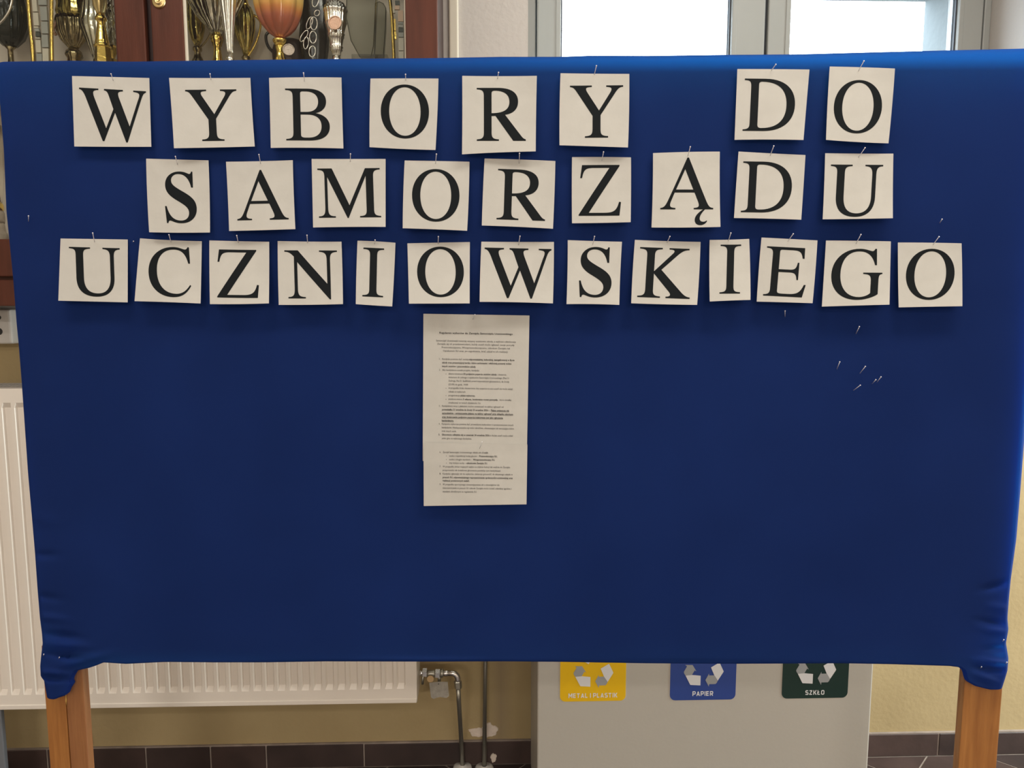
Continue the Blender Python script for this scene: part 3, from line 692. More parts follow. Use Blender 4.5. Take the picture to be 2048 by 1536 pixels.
# ------------------------------------------------------------------ recycling bin
YBn = 1.905
bx0, bx1 = float(onY(1075, 1340, YBn)[0]), float(onY(1746.5, 1340, YBn)[0])
bn = E('recycling_bin', ((bx0+bx1)/2, (YBn+YW)/2, 0)); tag(bn, 'grey metal three-way recycling bin with yellow, blue and green stickers', 'recycling bin')
obj('body', bbox(bx0, bx1, YBn, YW-0.013, 0.0005, 0.78, 0.004), M['bin'], bn)
obj('lid', bbox(bx0-0.004, bx1+0.004, YBn-0.004, YW-0.012, 0.781, 0.815, 0.006), M['bin'], bn)

def text_mesh(body, bold=False, res=2):
    c = bpy.data.curves.new('t', 'FONT'); c.body = body; c.size = 1.0; c.resolution_u = res; c.fill_mode = 'FRONT'
    if bold: c.offset = 0.018 if bold is True else bold
    o = bpy.data.objects.new('t', c); COL.objects.link(o)
    bpy.context.view_layer.update()
    ev = o.evaluated_get(bpy.context.evaluated_depsgraph_get()); me = ev.to_mesh()
    V = [(v.co.x, v.co.y) for v in me.vertices]; Fc = [tuple(p.vertices) for p in me.polygons]
    ev.to_mesh_clear(); bpy.data.objects.remove(o); bpy.data.curves.remove(c)
    return V, Fc
def rrect(x0, x1, y0, y1, r, n=6):
    out = []
    for cx, cy, a0_ in ((x1-r, y1-r, 0), (x0+r, y1-r, 90), (x0+r, y0+r, 180), (x1-r, y0+r, 270)):
        for k in range(n+1):
            a = math.radians(a0_+90*k/n); out.append((cx+r*math.cos(a), cy+r*math.sin(a)))
    return out
WA = [(178, -28), (381, -145), (470, 35), (488, 72), (478, 95), (353, 292), (262, 160)]
GA = [(53, 277), (138, 117), (138, 165), (264, 165), (353, 292), (330, 345), (300, 375), (146, 377), (141, 437)]
SL = {'M': ((.1, 0, .1, 1), (.1, 1, .475, .32, .85, 1), (.85, 1, .85, 0)), 'E': ((.1, 0, .1, 1), (.1, .9, .65, .9), (.1, .5, .6, .5), (.1, .1, .65, .1)),
      'T': ((0, .9, .72, .9), (.36, 0, .36, .9)), 'A': ((.09, 0, .42, .95), (.42, .95, .75, 0), (.2, .27, .64, .27)), 'L': ((.1, 0, .1, 1), (.1, .1, .6, .1)), 'I': ((.1, 0, .1, 1),),
      'P': ((.1, 0, .1, 1), (.1, .9, .56, .9, .68, .78, .68, .54, .56, .42, .1, .42)), 'S': ((.66, .9, .2, .9, .1, .8, .1, .62, .2, .53, .57, .47, .67, .38, .67, .2, .57, .1, .05, .1),),
      'K': ((.1, 0, .1, 1), (.1, .5, .34, .5, .68, 1), (.34, .5, .72, 0)), 'R': ((.1, 0, .1, 1), (.1, .9, .56, .9, .68, .78, .68, .54, .56, .42, .1, .42), (.38, .42, .7, 0)),
      'Z': ((.04, .9, .62, .9, .1, .1, .7, .1),), '\u0141': ((.1, 0, .1, 1), (.1, .1, .6, .1), (-.08, .36, .42, .64)),
      'O': ((.2, .1, .57, .1, .69, .23, .69, .77, .57, .9, .22, .9, .1, .77, .1, .23, .2, .1),)}
def block_text(txt, t=0.2):
    V, Fc, x = [], [], 0.0
    for ch_ in txt:
        if ch_ == ' ': x += 0.36; continue
        mxx = 0
        for pl in SL[ch_]:
            p = [(pl[i], pl[i+1]) for i in range(0, len(pl), 2)]; mxx = max(mxx, max(q_[0] for q_ in p))
            for i in range(len(p)-1):
                (ax_, ay), (bx_, by) = p[i], p[i+1]; l = math.hypot(bx_-ax_, by-ay); dx, dy = (bx_-ax_)/l, (by-ay)/l
                e0_ = t*0.3 if i > 0 else 0; e1_ = t*0.3 if i < len(p)-2 else 0
                ax_, ay, bx_, by = ax_-dx*e0_, ay-dy*e0_, bx_+dx*e1_, by+dy*e1_
                n = len(V); V += [(x+ax_-dy*t/2, ay+dx*t/2), (x+ax_+dy*t/2, ay-dx*t/2), (x+bx_+dy*t/2, by-dx*t/2), (x+bx_-dy*t/2, by+dx*t/2)]; Fc.append((n, n+1, n+2, n+3))
        x += mxx+0.1+0.17
    return V, Fc
def sticker(x0p, x1p, ybp, mt, text, tw, th, tyc, word):
    k = (float(onY(x1p, ybp, YBn)[0])-float(onY(x0p, ybp, YBn)[0]))/1590.0
    cb = onY((x0p+x1p)/2, ybp, YBn); cx, zb_ = float(cb[0]), float(cb[2])
    kz = (float(onY((x0p+x1p)/2, ybp-40, YBn)[2])-zb_)/40*131.0/1590.0
    zc = zb_+(985-228)*kz                # centre of the symbol
    Yf = YBn-0.0008
    Pxy = lambda dx, dy: (cx+dx*k, zc-dy*kz)
    s = obj('sticker', prism([Pxy(x, y) for x, y in rrect(-795, 795, -640, 757, 130)][::-1], Yf, YBn+0.0002), M[mt], bn)
    s['label'] = word
    V, Fc, mi = [], [], []
    for j in range(3):
        c_, s_ = math.cos(j*2*math.pi/3), math.sin(j*2*math.pi/3)
        for pl, m_ in ((WA, 0), (GA, 1)):
            b0_ = len(V)
            V += [(Pxy(x*c_-y*s_, x*s_+y*c_)[0], Yf-(0.0004 if m_ == 0 else 0.0003), Pxy(x*c_-y*s_, x*s_+y*c_)[1]) for x, y in pl]
            for tri in tessellate_polygon([[Vector((x, y, 0)) for x, y in pl]]):
                Fc.append(tuple(i+b0_ for i in tri)); mi.append(m_)
    obj('recycling_symbol', (V, Fc, mi), [M['white'], M['lgrey']], s)
    V, Fc = block_text(text)
    vx_ = [v[0] for v in V]; vy_ = [v[1] for v in V]; w, h = max(vx_)-min(vx_), max(vy_)-min(vy_)
    V = [(cx+((v[0]-min(vx_))/w-0.5)*tw*1590*k, Yf-0.0004-0.000012*(iv//4), zc-(tyc-228)*kz+((v[1]-min(vy_))/h-0.5)*th*1590*kz) for iv, v in enumerate(V)]
    obj('lettering', (V, Fc), M['white'], s)
sticker(1120, 1251, 1402, 'yellow', 'METAL I PLASTIK', 0.745, 0.078, 843, 'yellow sticker reading METAL I PLASTIK')
sticker(1339.5, 1470.5, 1399.5, 'blue', 'PAPIER', 0.315, 0.076, 830, 'blue sticker reading PAPIER')
sticker(1563, 1694.5, 1396, 'green', 'SZK\u0141O', 0.29, 0.078, 845, 'dark green sticker reading SZK\u0141O')

# ------------------------------------------------------------------ notice board
nb = E('notice_board', board(0, 0, -0.03)); tag(nb, 'large free-standing notice board covered in navy blue cloth on wooden legs', 'notice board')
def ipl(tbl, v):
    return float(np.interp(v, [p[0] for p in tbl], [p[1] for p in tbl]))
LE = sorted([(uz(x, y)[1], uz(x, y)[0]) for x, y in ((-15, 118), (0, 300), (5, 420), (10, 470), (19, 560), (26, 650), (30, 690), (36, 765), (42, 850), (49, 950), (57, 1040), (63, 1110), (68, 1180), (73, 1240), (77, 1270), (78.5, 1290), (76, 1310), (73.5, 1335), (74.5, 1356), (81, 1363), (84, 1380), (88, 1402))])
RE = sorted([(uz(x, y)[1], uz(x, y)[0]) for x, y in ((2114, 93), (2090, 400), (2070, 700), (2048, 985), (2040, 1080), (2029, 1160), (2025, 1200), (2022, 1240), (2024, 1262), (2019, 1290), (2024, 1320), (2022, 1345), (2016, 1365), (2010, 1383))])
BE = sorted([uz(x, y) for x, y in ((70, 1402), (88, 1403), (95, 1400), (108, 1396), (115, 1391), (119, 1382), (127, 1372), (134, 1356), (140, 1346), (166, 1340), (180, 1335), (194, 1329), (240, 1332), (320, 1328), (420, 1329), (520, 1329), (640, 1327), (850, 1327.5), (1000, 1327), (1120, 1328), (1300, 1331), (1480, 1332), (1700, 1331), (1800, 1333), (1915, 1336.5), (1936, 1339), (1946, 1346), (1952, 1360), (1957, 1368), (1975, 1377), (1996, 1382), (2006, 1384), (2030, 1384))])
TE = sorted([uz(x, y) for x, y in ((-15, 119), (120, 117), (240, 119), (300, 118), (520, 115), (700, 113), (870, 111.5), (1000, 109), (1120, 109), (1190, 106.5), (1300, 107), (1450, 105), (1540, 104.5), (1600, 104), (1770, 99.5), (1830, 98), (1930, 95.5), (2000, 94), (2120, 91))])
RB = 0.016
ubase0, ubase1 = LE[len(LE)//2][1], RE[len(RE)//2][1]
# wrinkles: (px x, px y, half length px, half width px, depth m, tilt)
WR = [(125, 1271, 34, 7, -0.006, 0.1), (130, 1290, 40, 8, 0.005, 0.05), (128, 1312, 36, 6, -0.006, 0.15), (100, 1356, 30, 6, -0.007, 0.05), (104, 1346, 30, 6, 0.005, 0.05), (160, 1322, 60, 8, 0.004, -0.25),
      (90, 1110, 26, 8, -0.003, 0.0), (95, 1195, 30, 9, -0.003, 0.1), (100, 1235, 35, 8, 0.003, 0.1), (90, 1040, 25, 9, 0.002, 0.1),
      (1990, 1172, 26, 7, -0.006, -0.3), (1985, 1245, 28, 6, -0.005, 0.15), (1995, 1262, 28, 6, 0.004, 0.1), (1995, 1296, 26, 6, -0.005, -0.1), (1985, 1338, 36, 7, -0.006, 0.05), (1992, 1324, 36, 6, 0.006, 0.1), (1970, 1355, 30, 7, 0.004, 0.35), (2000, 1215, 24, 8, 0.003, 0.1),
      (1725, 749, 12, 3.5, -0.004, 0.05), (1722, 760, 7, 7, 0.0022, 0.9), (1713, 765, 10, 3, -0.002, 0.3), (300, 121, 60, 5, 0.002, 0), (1190, 112, 70, 5, 0.002, 0), (860, 1322, 120, 6, 0.002, 0), (1400, 1326, 150, 5, -0.002, 0.0)]
WRB = [(uz(x, y), a/1000, b/1000, d, t) for x, y, a, b, d, t in WR]
def relief(u, z):
    o = 0.0015*math.sin(u*3.1+z*2.0)+0.001*math.sin(u*7+z*4+1)
    for (c, a, b, d, t) in WRB:
        du, dz_ = u-c[0], z-c[1]
        if abs(du) > 3*a+0.02 or abs(dz_) > 0.15: continue
        p = du*math.cos(t)-dz_*math.sin(t); q = du*math.sin(t)+dz_*math.cos(t)
        o += 1.5*d*math.exp(-(p/a)**2-(q/b)**2)
    return o
def cols(n_mid, edge, n_edge):
    a = [edge*i/n_edge for i in range(n_edge)]+[edge+(1-2*edge)*i/n_mid for i in range(n_mid)]+[1-edge+edge*i/n_edge for i in range(n_edge+1)]
    return a
ca = cols(110, 0.07, 46); rb_ = [0.10*i/8 for i in range(8)]+[0.10+0.62*i/75 for i in range(75)]+[0.72+0.28*i/70 for i in range(71)]
def wrap(e):                     # e metres past the edge -> (outward, backward)
    h = RB*math.pi/2
    if e < h: return RB*math.sin(e/RB), RB*(1-math.cos(e/RB))
    return RB, RB+(e-h)
ext = [RB*math.pi/2*k/6 for k in range(1, 7)]
extT = ext[:]; extS = ext+[ext[-1]+0.04]
GU = [('L', e) for e in extS[::-1]]+[('F', a) for a in ca]+[('R', e) for e in extS]
GV = [('T', e) for e in extT[::-1]]+[('F', a) for a in rb_]+[('B', e) for e in extS[:6]]
V = []
for kv, b in GV:
    for ku, a in GU:
        au = 0.0 if ku == 'L' else 1.0 if ku == 'R' else a
        un = ubase0+(ubase1-ubase0)*au
        # rows follow the top and bottom outline
        bv = 0.0 if kv == 'T' else 1.0 if kv == 'B' else b
        ut = LE[-1][1]+(RE[-1][1]-LE[-1][1])*au
        zt = ipl(TE, ut)-RB; zbn = ipl(BE, LE[2][1]+(RE[2][1]-LE[2][1])*au)+RB*0.5
        z = zt+(zbn-zt)*bv
        u = (ipl(LE, z)+RB)+((ipl(RE, z)-RB)-(ipl(LE, z)+RB))*au
        off = relief(u, z); ou = oz = 0.0; bk = 0.0
        if ku in 'LR': w = wrap(a); ou = (-1 if ku == 'L' else 1)*w[0]; bk += w[1]
        if kv == 'T': w = wrap(b); oz = w[0]; bk += w[1]
        if kv == 'B': w = wrap(b); oz = -w[0]*0.5; bk += w[1]
        fade = 1.0 if (ku == 'F' and kv == 'F') else 0.6
        sc = (BK-off*fade)/BK                     # the silhouette stays put where the cloth dips
        V.append(board((u+ou)*sc, CAM[2]+(z+oz-CAM[2])*sc, off*fade-bk))
n = len(GU); Fc = [(i*n+k, (i+1)*n+k, (i+1)*n+k+1, i*n+k+1) for i in range(len(GV)-1) for k in range(n-1)]
cl = obj('cloth', (V, Fc), M['cloth'], nb, smooth=True); cl['label'] = 'navy blue cloth stretched over the board, bunched at both lower corners'
uL, uR = ubase0+0.02, ubase1-0.02
zT, zB = uz(1000, 108)[1]-0.012, uz(1000, 1328)[1]+0.012
obj('backing_panel', bboard(uL, uR, -0.050, -0.038, zB-0.02, zT-0.004), M['foam'], nb)
obj('frame_rail', bboard(uL, uR, -0.070, -0.051, zT-0.06, zT-0.012), M['oak2'], nb)
obj('frame_rail', bboard(uL, uR, -0.070, -0.051, zB, zB+0.045), M['oak2'], nb)
obj('frame_rail', bboard(ubase0+0.006, ubase0+0.045, -0.037, -0.018, zB+0.06, zT-0.06), M['oak2'], nb)  # both side rails added unseen, to block light through the cloth edges
obj('frame_rail', bboard(ubase1-0.045, ubase1-0.006, -0.037, -0.018, zB+0.06, zT-0.06), M['oak2'], nb)
def legf(px0, px1, py, o):      # u extents from pixels
    return [float((onB(x, py, o)-CAM)@BU) for x in (px0, px1)]
o0 = -0.021
a, c = legf(90.8, 131.5, 1404, o0); c1 = legf(168.5, 168.5, 1404, o0)[0]
lg = obj('leg', bboard(a, c-0.0006, -0.043, o0, 0.012, zB+0.008, 0.002), M['oak'], nb)
obj('leg_plank', bboard(c+0.0006, c1, -0.043, o0-0.001, 0.012, zB+0.008, 0.002), M['oak2'], lg)
gz = [board(c+0.0012+(z_-zB+0.1)*0.03, z_, o0-0.0008+h_) for z_, h_ in ((zB-0.085, 0), (zB-0.093, 0.0006), (zB-0.102, 0), (zB-0.115, 0.0006), (zB-0.127, 0))]
obj('glue_run', tube(gz, [0.0004, 0.0014, 0.0006, 0.0016, 0.0004], 8), M['glue'], lg, smooth=True)
a2, c2 = legf(1928, 2004.5, 1384, o0)
lr = obj('leg', bboard(a2, c2, -0.043, o0, 0.012, zB+0.008, 0.002), M['oak'], nb)
KD = Vector(BN)*-1
obj('knot', disc(board(a2+0.007, zB-0.036, o0-0.0004), 0.0055, KD, 0.0006, 14), M['mahogdk'], lr)
obj('knot', disc(board(a2+0.009, zB-0.046, o0-0.0004), 0.0035, KD, 0.0006, 10), M['mahogdk'], lr)
for (x0, x1) in ((a, c1), (a2, c2)):
    fv, ff = bbox(x0-0.003, x1+0.003, -0.30, 0.24, 0.0008, 0.045, 0.004)
    obj('foot', ([board(v[0], v[2], v[1]) for v in fv], ff), M['oak2'], nb)

# ------------------------------------------------------------------ letters
GL = {
'W': ["M 5 662 L 273 662 L 273 643 C 217 640 200 628 200 604 C 200 590 205 573 213 551 L 378 158 L 479 409 L 428 545 C 402 615 394 638 350 643 L 350 662 L 612 662 L 612 643 C 562 640 545 630 545 606 C 545 590 552 570 559 551 L 703 197 L 815 525 C 832 568 838 588 838 604 C 838 630 815 640 755 643 L 755 662 L 932 662 L 932 643 C 903 637 890 620 866 553 L 675 -11 L 655 -11 L 502 362 L 352 -11 L 330 -11 L 95 545 C 62 618 42 638 5 643 Z"],
'Y': ["M 703 662 L 703 643 C 655 638 640 625 600 566 L 414 285 L 414 109 C 414 38 432 22 512 19 L 512 0 L 215 0 L 215 19 C 295 22 312 40 312 119 L 312 276 L 125 556 C 80 625 66 640 22 643 L 22 662 L 302 662 L 302 643 C 240 640 228 634 228 615 C 228 603 235 588 247 570 L 394 345 L 537 571 C 547 588 553 601 553 613 C 553 636 530 641 485 643 L 485 662 Z"],
'B': ["M 17 662 L 300 662 C 470 662 552 600 552 498 C 552 420 495 365 411 350 C 530 330 593 265 593 180 C 593 65 500 0 330 0 L 17 0 L 17 19 C 95 22 114 40 114 113 L 114 553 C 114 625 95 640 17 643 Z", "M 213 365 L 213 595 C 213 618 222 626 246 626 L 285 626 C 385 626 447 580 447 500 C 447 412 390 365 290 365 Z", "M 213 331 L 213 75 C 213 48 230 37 275 37 L 310 37 C 420 37 485 90 485 183 C 485 280 420 331 300 331 Z"],
'O': ["M 361 676 C 550 676 688 530 688 331 C 688 132 550 -14 361 -14 C 172 -14 34 132 34 331 C 34 530 172 676 361 676 Z", "M 361 641 C 240 641 148 515 148 331 C 148 147 240 21 361 21 C 482 21 574 147 574 331 C 574 515 482 641 361 641 Z"],
'R': ["M 17 662 L 294 662 C 470 662 559 601 559 491 C 559 400 500 340 388 326 L 594 68 C 620 35 635 24 659 19 L 659 0 L 494 0 L 262 312 L 211 310 L 211 109 C 211 38 230 22 307 19 L 307 0 L 17 0 L 17 19 C 92 22 110 40 110 109 L 110 553 C 110 625 92 640 17 643 Z", "M 211 346 L 211 588 C 211 616 220 626 258 626 C 380 626 445 575 445 488 C 445 395 375 346 211 346 Z"],
'D': ["M 16 662 L 290 662 C 540 662 685 540 685 336 C 685 125 535 0 280 0 L 16 0 L 16 19 C 90 22 104 40 104 109 L 104 553 C 104 625 90 640 16 643 Z", "M 206 585 C 206 613 217 624 250 624 C 465 624 574 520 574 331 C 574 140 465 38 260 38 C 219 38 206 50 206 84 Z"],
'S': ["M 448 676 L 427 676 C 424 655 414 645 399 645 C 380 645 345 676 260 676 C 140 676 54 600 54 497 C 54 405 105 350 220 287 C 330 226 380 190 380 127 C 380 65 335 22 262 22 C 160 22 95 85 66 213 L 42 213 L 61 -13 L 83 -13 C 85 8 94 20 110 20 C 135 20 175 -14 268 -14 C 400 -14 491 68 491 182 C 491 280 440 335 310 405 C 190 470 140 500 140 555 C 140 605 182 642 245 642 C 335 642 395 585 422 463 L 448 463 Z"],
'A': ["M 15 0 L 15 19 C 62 23 83 45 120 130 L 353 674 L 374 674 L 597 147 C 640 45 655 22 706 19 L 706 0 L 451 0 L 451 19 C 500 22 517 31 517 56 C 517 70 510 92 497 123 L 457 219 L 199 219 L 153 104 C 145 84 142 70 142 58 C 142 30 163 21 213 19 L 213 0 Z", "M 216 258 L 440 258 L 329 522 Z"],
'\u0104': ["M 15 0 L 15 19 C 62 23 83 45 120 130 L 353 674 L 374 674 L 597 147 C 640 45 655 22 706 19 L 706 0 L 600 0 C 555 -45 532 -85 532 -117 C 532 -146 552 -160 580 -160 C 600 -160 613 -153 625 -141 L 628 -158 C 605 -190 575 -205 543 -205 C 495 -205 468 -178 468 -135 C 468 -90 505 -45 572 0 L 451 0 L 451 19 C 500 22 517 31 517 56 C 517 70 510 92 497 123 L 457 219 L 199 219 L 153 104 C 145 84 142 70 142 58 C 142 30 163 21 213 19 L 213 0 Z", "M 216 258 L 440 258 L 329 522 Z"],
'M': ["M 12 662 L 208 662 L 436 166 L 662 662 L 863 662 L 863 643 C 790 640 770 620 770 553 L 770 109 C 770 40 788 22 863 19 L 863 0 L 575 0 L 575 19 C 655 22 668 40 668 109 L 668 559 L 420 -6 L 405 -6 L 143 545 L 143 140 C 143 40 160 22 245 19 L 245 0 L 14 0 L 14 19 C 85 22 105 40 105 140 L 105 545 C 105 620 90 640 12 643 Z"],
'Z': ["M 597 176 L 577 0 L 9 0 L 9 15 L 432 624 L 207 624 C 100 624 73 600 52 491 L 26 491 L 51 662 L 573 662 L 573 647 L 150 38 L 375 38 C 500 38 540 70 570 181 Z"],
'U': ["M 705 662 L 705 643 C 640 640 620 618 620 530 L 620 245 C 620 80 530 -14 364 -14 C 190 -14 102 75 102 245 L 102 553 C 102 622 88 640 14 643 L 14 662 L 302 662 L 302 643 C 222 640 204 622 204 553 L 204 250 C 204 105 262 32 384 32 C 505 32 567 110 567 255 L 567 530 C 567 615 545 640 470 643 L 470 662 Z"],
'C': ["M 616 158 C 560 75 500 33 415 33 C 240 33 148 160 148 340 C 148 530 240 640 395 640 C 505 640 565 590 600 450 L 625 450 L 616 676 L 594 676 C 587 655 574 644 555 644 C 530 644 475 676 390 676 C 180 676 28 530 28 325 C 28 120 170 -14 370 -14 C 485 -14 565 30 633 146 Z"],
'N': ["M 707 662 L 707 643 C 628 638 612 615 612 527 L 612 -11 L 595 -11 L 178 500 L 178 140 C 178 45 195 22 280 19 L 280 0 L 50 0 L 50 19 C 118 22 136 40 136 140 L 136 576 C 90 625 70 640 12 643 L 12 662 L 190 662 L 568 204 L 568 527 C 568 615 545 640 470 643 L 470 662 Z"],
'I': ["M 315 0 L 18 0 L 18 19 C 98 22 115 37 115 109 L 115 553 C 115 626 101 640 18 643 L 18 662 L 315 662 L 315 643 C 233 640 217 626 217 553 L 217 109 C 217 36 232 22 315 19 Z"],
'K': ["M 34 662 L 332 662 L 332 643 C 250 638 235 622 235 553 L 235 350 L 453 573 C 478 597 487 609 487 621 C 487 637 470 643 420 643 L 420 662 L 683 662 L 683 643 C 620 640 585 622 515 553 L 330 372 L 580 110 C 640 45 670 24 723 19 L 723 0 L 404 0 L 404 19 C 440 20 462 28 462 46 C 462 62 450 78 425 105 L 235 320 L 235 109 C 235 40 250 22 332 19 L 332 0 L 34 0 L 34 19 C 115 22 133 40 133 119 L 133 553 C 133 622 118 638 34 643 Z"],
'E': ["M 597 169 L 569 169 C 529 66 480 38 365 38 L 293 38 C 214 38 201 46 201 80 L 201 326 L 357 326 C 435 326 452 300 460 230 L 483 230 L 483 462 L 460 462 C 448 390 432 364 357 364 L 201 364 L 201 590 C 201 618 208 625 236 625 L 370 625 C 480 625 506 605 523 519 L 549 519 L 546 662 L 12 662 L 12 643 C 85 640 102 622 102 553 L 102 109 C 102 40 86 23 12 19 L 12 0 L 556 0 Z"],
'G': ["M 709 355 L 454 355 L 454 336 C 540 332 560 318 560 235 L 560 80 C 530 48 470 25 410 25 C 240 25 152 160 152 335 C 152 530 245 640 390 640 C 505 640 570 580 605 455 L 630 455 L 619 676 L 596 676 C 590 655 577 645 562 645 C 535 645 480 676 395 676 C 185 676 32 530 32 325 C 32 115 175 -14 385 -14 C 490 -14 600 20 661 65 L 661 250 C 661 318 672 332 709 336 Z"],
}
def flat(path, n=14):
    tk = path.split(); i = 0; out = []
    while i < len(tk):
        c = tk[i]
        if c in 'ML': out.append((float(tk[i+1]), float(tk[i+2]))); i += 3
        elif c == 'C':
            p0 = out[-1]; q = [float(v) for v in tk[i+1:i+7]]
            for k in range(1, n+1):
                t = k/n; s = 1-t
                out.append((s**3*p0[0]+3*s*s*t*q[0]+3*s*t*t*q[2]+t**3*q[4], s**3*p0[1]+3*s*s*t*q[1]+3*s*t*t*q[3]+t**3*q[5]))
            i += 7
        else: i += 1
    o2 = []
    for p in out:
        if not o2 or abs(p[0]-o2[-1][0])+abs(p[1]-o2[-1][1]) > 0.5: o2.append(p)
    return o2
class Sheet:
    """paper held by one pin: corner pixels give its place, off() its curl away from the cloth"""
    def __init__(s, q, top=0.003, bottom=0.012, seed=0, pin=0.5, lift=0.0):
        s.q = [np.array(p, float) for p in q]; r = random.Random(seed)
        s.top, s.bot, s.pin = top, bottom*r.uniform(0.8, 1.2), pin
        s.bl, s.br = r.uniform(-0.003, 0.004), r.uniform(-0.003, 0.004); s.cv = r.uniform(0.0015, 0.005)
        s.e = [r.uniform(-0.9, 0.9) for _ in range(3)]; s.lift = lift; s.ph = r.uniform(0, 6)
    def px(s, a, b):
        q = s.q; p = (q[0]*(1-a)+q[1]*a)*(1-b)+(q[3]*(1-a)+q[2]*a)*b
        w = 4*a*(1-a)
        return p+np.array([s.e[0]*4*b*(1-b)*(1-2*a), w*(s.e[1]*(1-b)+s.e[2]*b)])
    def off(s, a, b):
        d = a-s.pin
        return s.lift+s.top+s.bot*b**1.3+s.bl*b*(1-a)+s.br*b*a+s.cv*4*d*d*(1-b)**2+0.0009*math.sin(5*a+s.ph)*math.sin(4*b+s.ph)
    def pt(s, a, b, e=0.0):
        p = s.px(a, b); return onB(p[0], p[1], s.off(a, b)+e)
    def inv(s, x, y):
        a = b = 0.5
        for _ in range(12):
            f = s.px(a, b)-np.array([x, y]); h = 1e-3
            J = np.array([(s.px(a+h, b)-s.px(a, b))/h, (s.px(a, b+h)-s.px(a, b))/h]).T
            d = np.linalg.solve(J, f); a -= d[0]; b -= d[1]
        return a, b
    def mesh(s, n, m):
        V = [s.pt(i/n, j/m) for j in range(m+1) for i in range(n+1)]
        V += [s.pt(i/n, j/m, -0.00025) for j in range(m+1) for i in range(n+1)]
        N = (n+1)*(m+1); Fc = []
        for j in range(m):
            for i in range(n):
                k = j*(n+1)+i; Fc.append((k, k+n+1, k+n+2, k+1)); Fc.append((N+k, N+k+1, N+k+n+2, N+k+n+1))
        ring = [i for i in range(n+1)]+[j*(n+1)+n for j in range(1, m+1)]+[m*(n+1)+i for i in range(n-1, -1, -1)]+[j*(n+1) for j in range(m-1, 0, -1)]
        for i in range(len(ring)):
            p, q_ = ring[i], ring[(i+1) % len(ring)]; k = len(V); V += [V[p], V[q_], V[q_+N], V[p+N]]; Fc.append((k, k+1, k+2, k+3))
        return V, Fc
    def conform(s, polys, n, m, e):           # polygons in (a, b) cut along the sheet's grid and laid on it
        bm = bmesh.new()
        if isinstance(polys, tuple):
            vv = [bm.verts.new((p[0], p[1], 0)) for p in polys[0]]
            for f in polys[1]:
                try: bm.faces.new([vv[i] for i in f])
                except ValueError: pass
        else:
            allp = [p for pl in polys for p in pl]
            vv = [bm.verts.new((p[0], p[1], 0)) for p in allp]
            for tri in tessellate_polygon([[Vector((p[0], p[1], 0)) for p in pl] for pl in polys]):
                try: bm.faces.new([vv[i] for i in tri])
                except ValueError: pass
        for k in range(1, n):
            bmesh.ops.bisect_plane(bm, geom=bm.verts[:]+bm.edges[:]+bm.faces[:], plane_co=(k/n, 0, 0), plane_no=(1, 0, 0), dist=1e-6)
        for k in range(1, m):
            bmesh.ops.bisect_plane(bm, geom=bm.verts[:]+bm.edges[:]+bm.faces[:], plane_co=(0, k/m, 0), plane_no=(0, 1, 0), dist=1e-6)
        vs, fs = grab(bm)
        return [s.pt(v[0], v[1], e) for v in vs], fs
def glyph_px(ch, bb, rot):
    cs = [flat(p) for p in GL[ch]]
    x0, y0, x1, y1 = bb; cx = (x0+x1)/2; cy = (y0+y1)/2
    lam = (1032-cx)/(14000-cy); c, s_ = math.cos(math.radians(rot)), math.sin(math.radians(rot))
    tr_ = []
    for pl in cs:
        tr_.append([(px_*c-(-py_)*s_*1.0+(-py_)*lam, px_*s_+(-py_)*c) for px_, py_ in pl])
    al = [p for pl in tr_ for p in pl]
    ax0, ax1 = min(p[0] for p in al), max(p[0] for p in al); ay0, ay1 = min(p[1] for p in al), max(p[1] for p in al)
    return [[(x0+(p[0]-ax0)/(ax1-ax0)*(x1-x0), y0+(p[1]-ay0)/(ay1-ay0)*(y1-y0)) for p in pl] for pl in tr_]
PINN = [0]
def pin(hx, hy, tx, ty, label, tip_off, head_off, ngroup='dressmaking pins in the board', hr=0.0014):
    a, b_ = onB(hx, hy, head_off), onB(tx, ty, tip_off)
    d = (b_-a)/np.linalg.norm(b_-a)
    t = E('pin', b_); tag(t, label, 'pin', ngroup)
    obj('shaft', tube([a, b_+d*0.004], 0.00068, 6), M['steel'], t, smooth=True)
    obj('head', ball(a, hr, 8, 6), M['steel'], t, smooth=True)
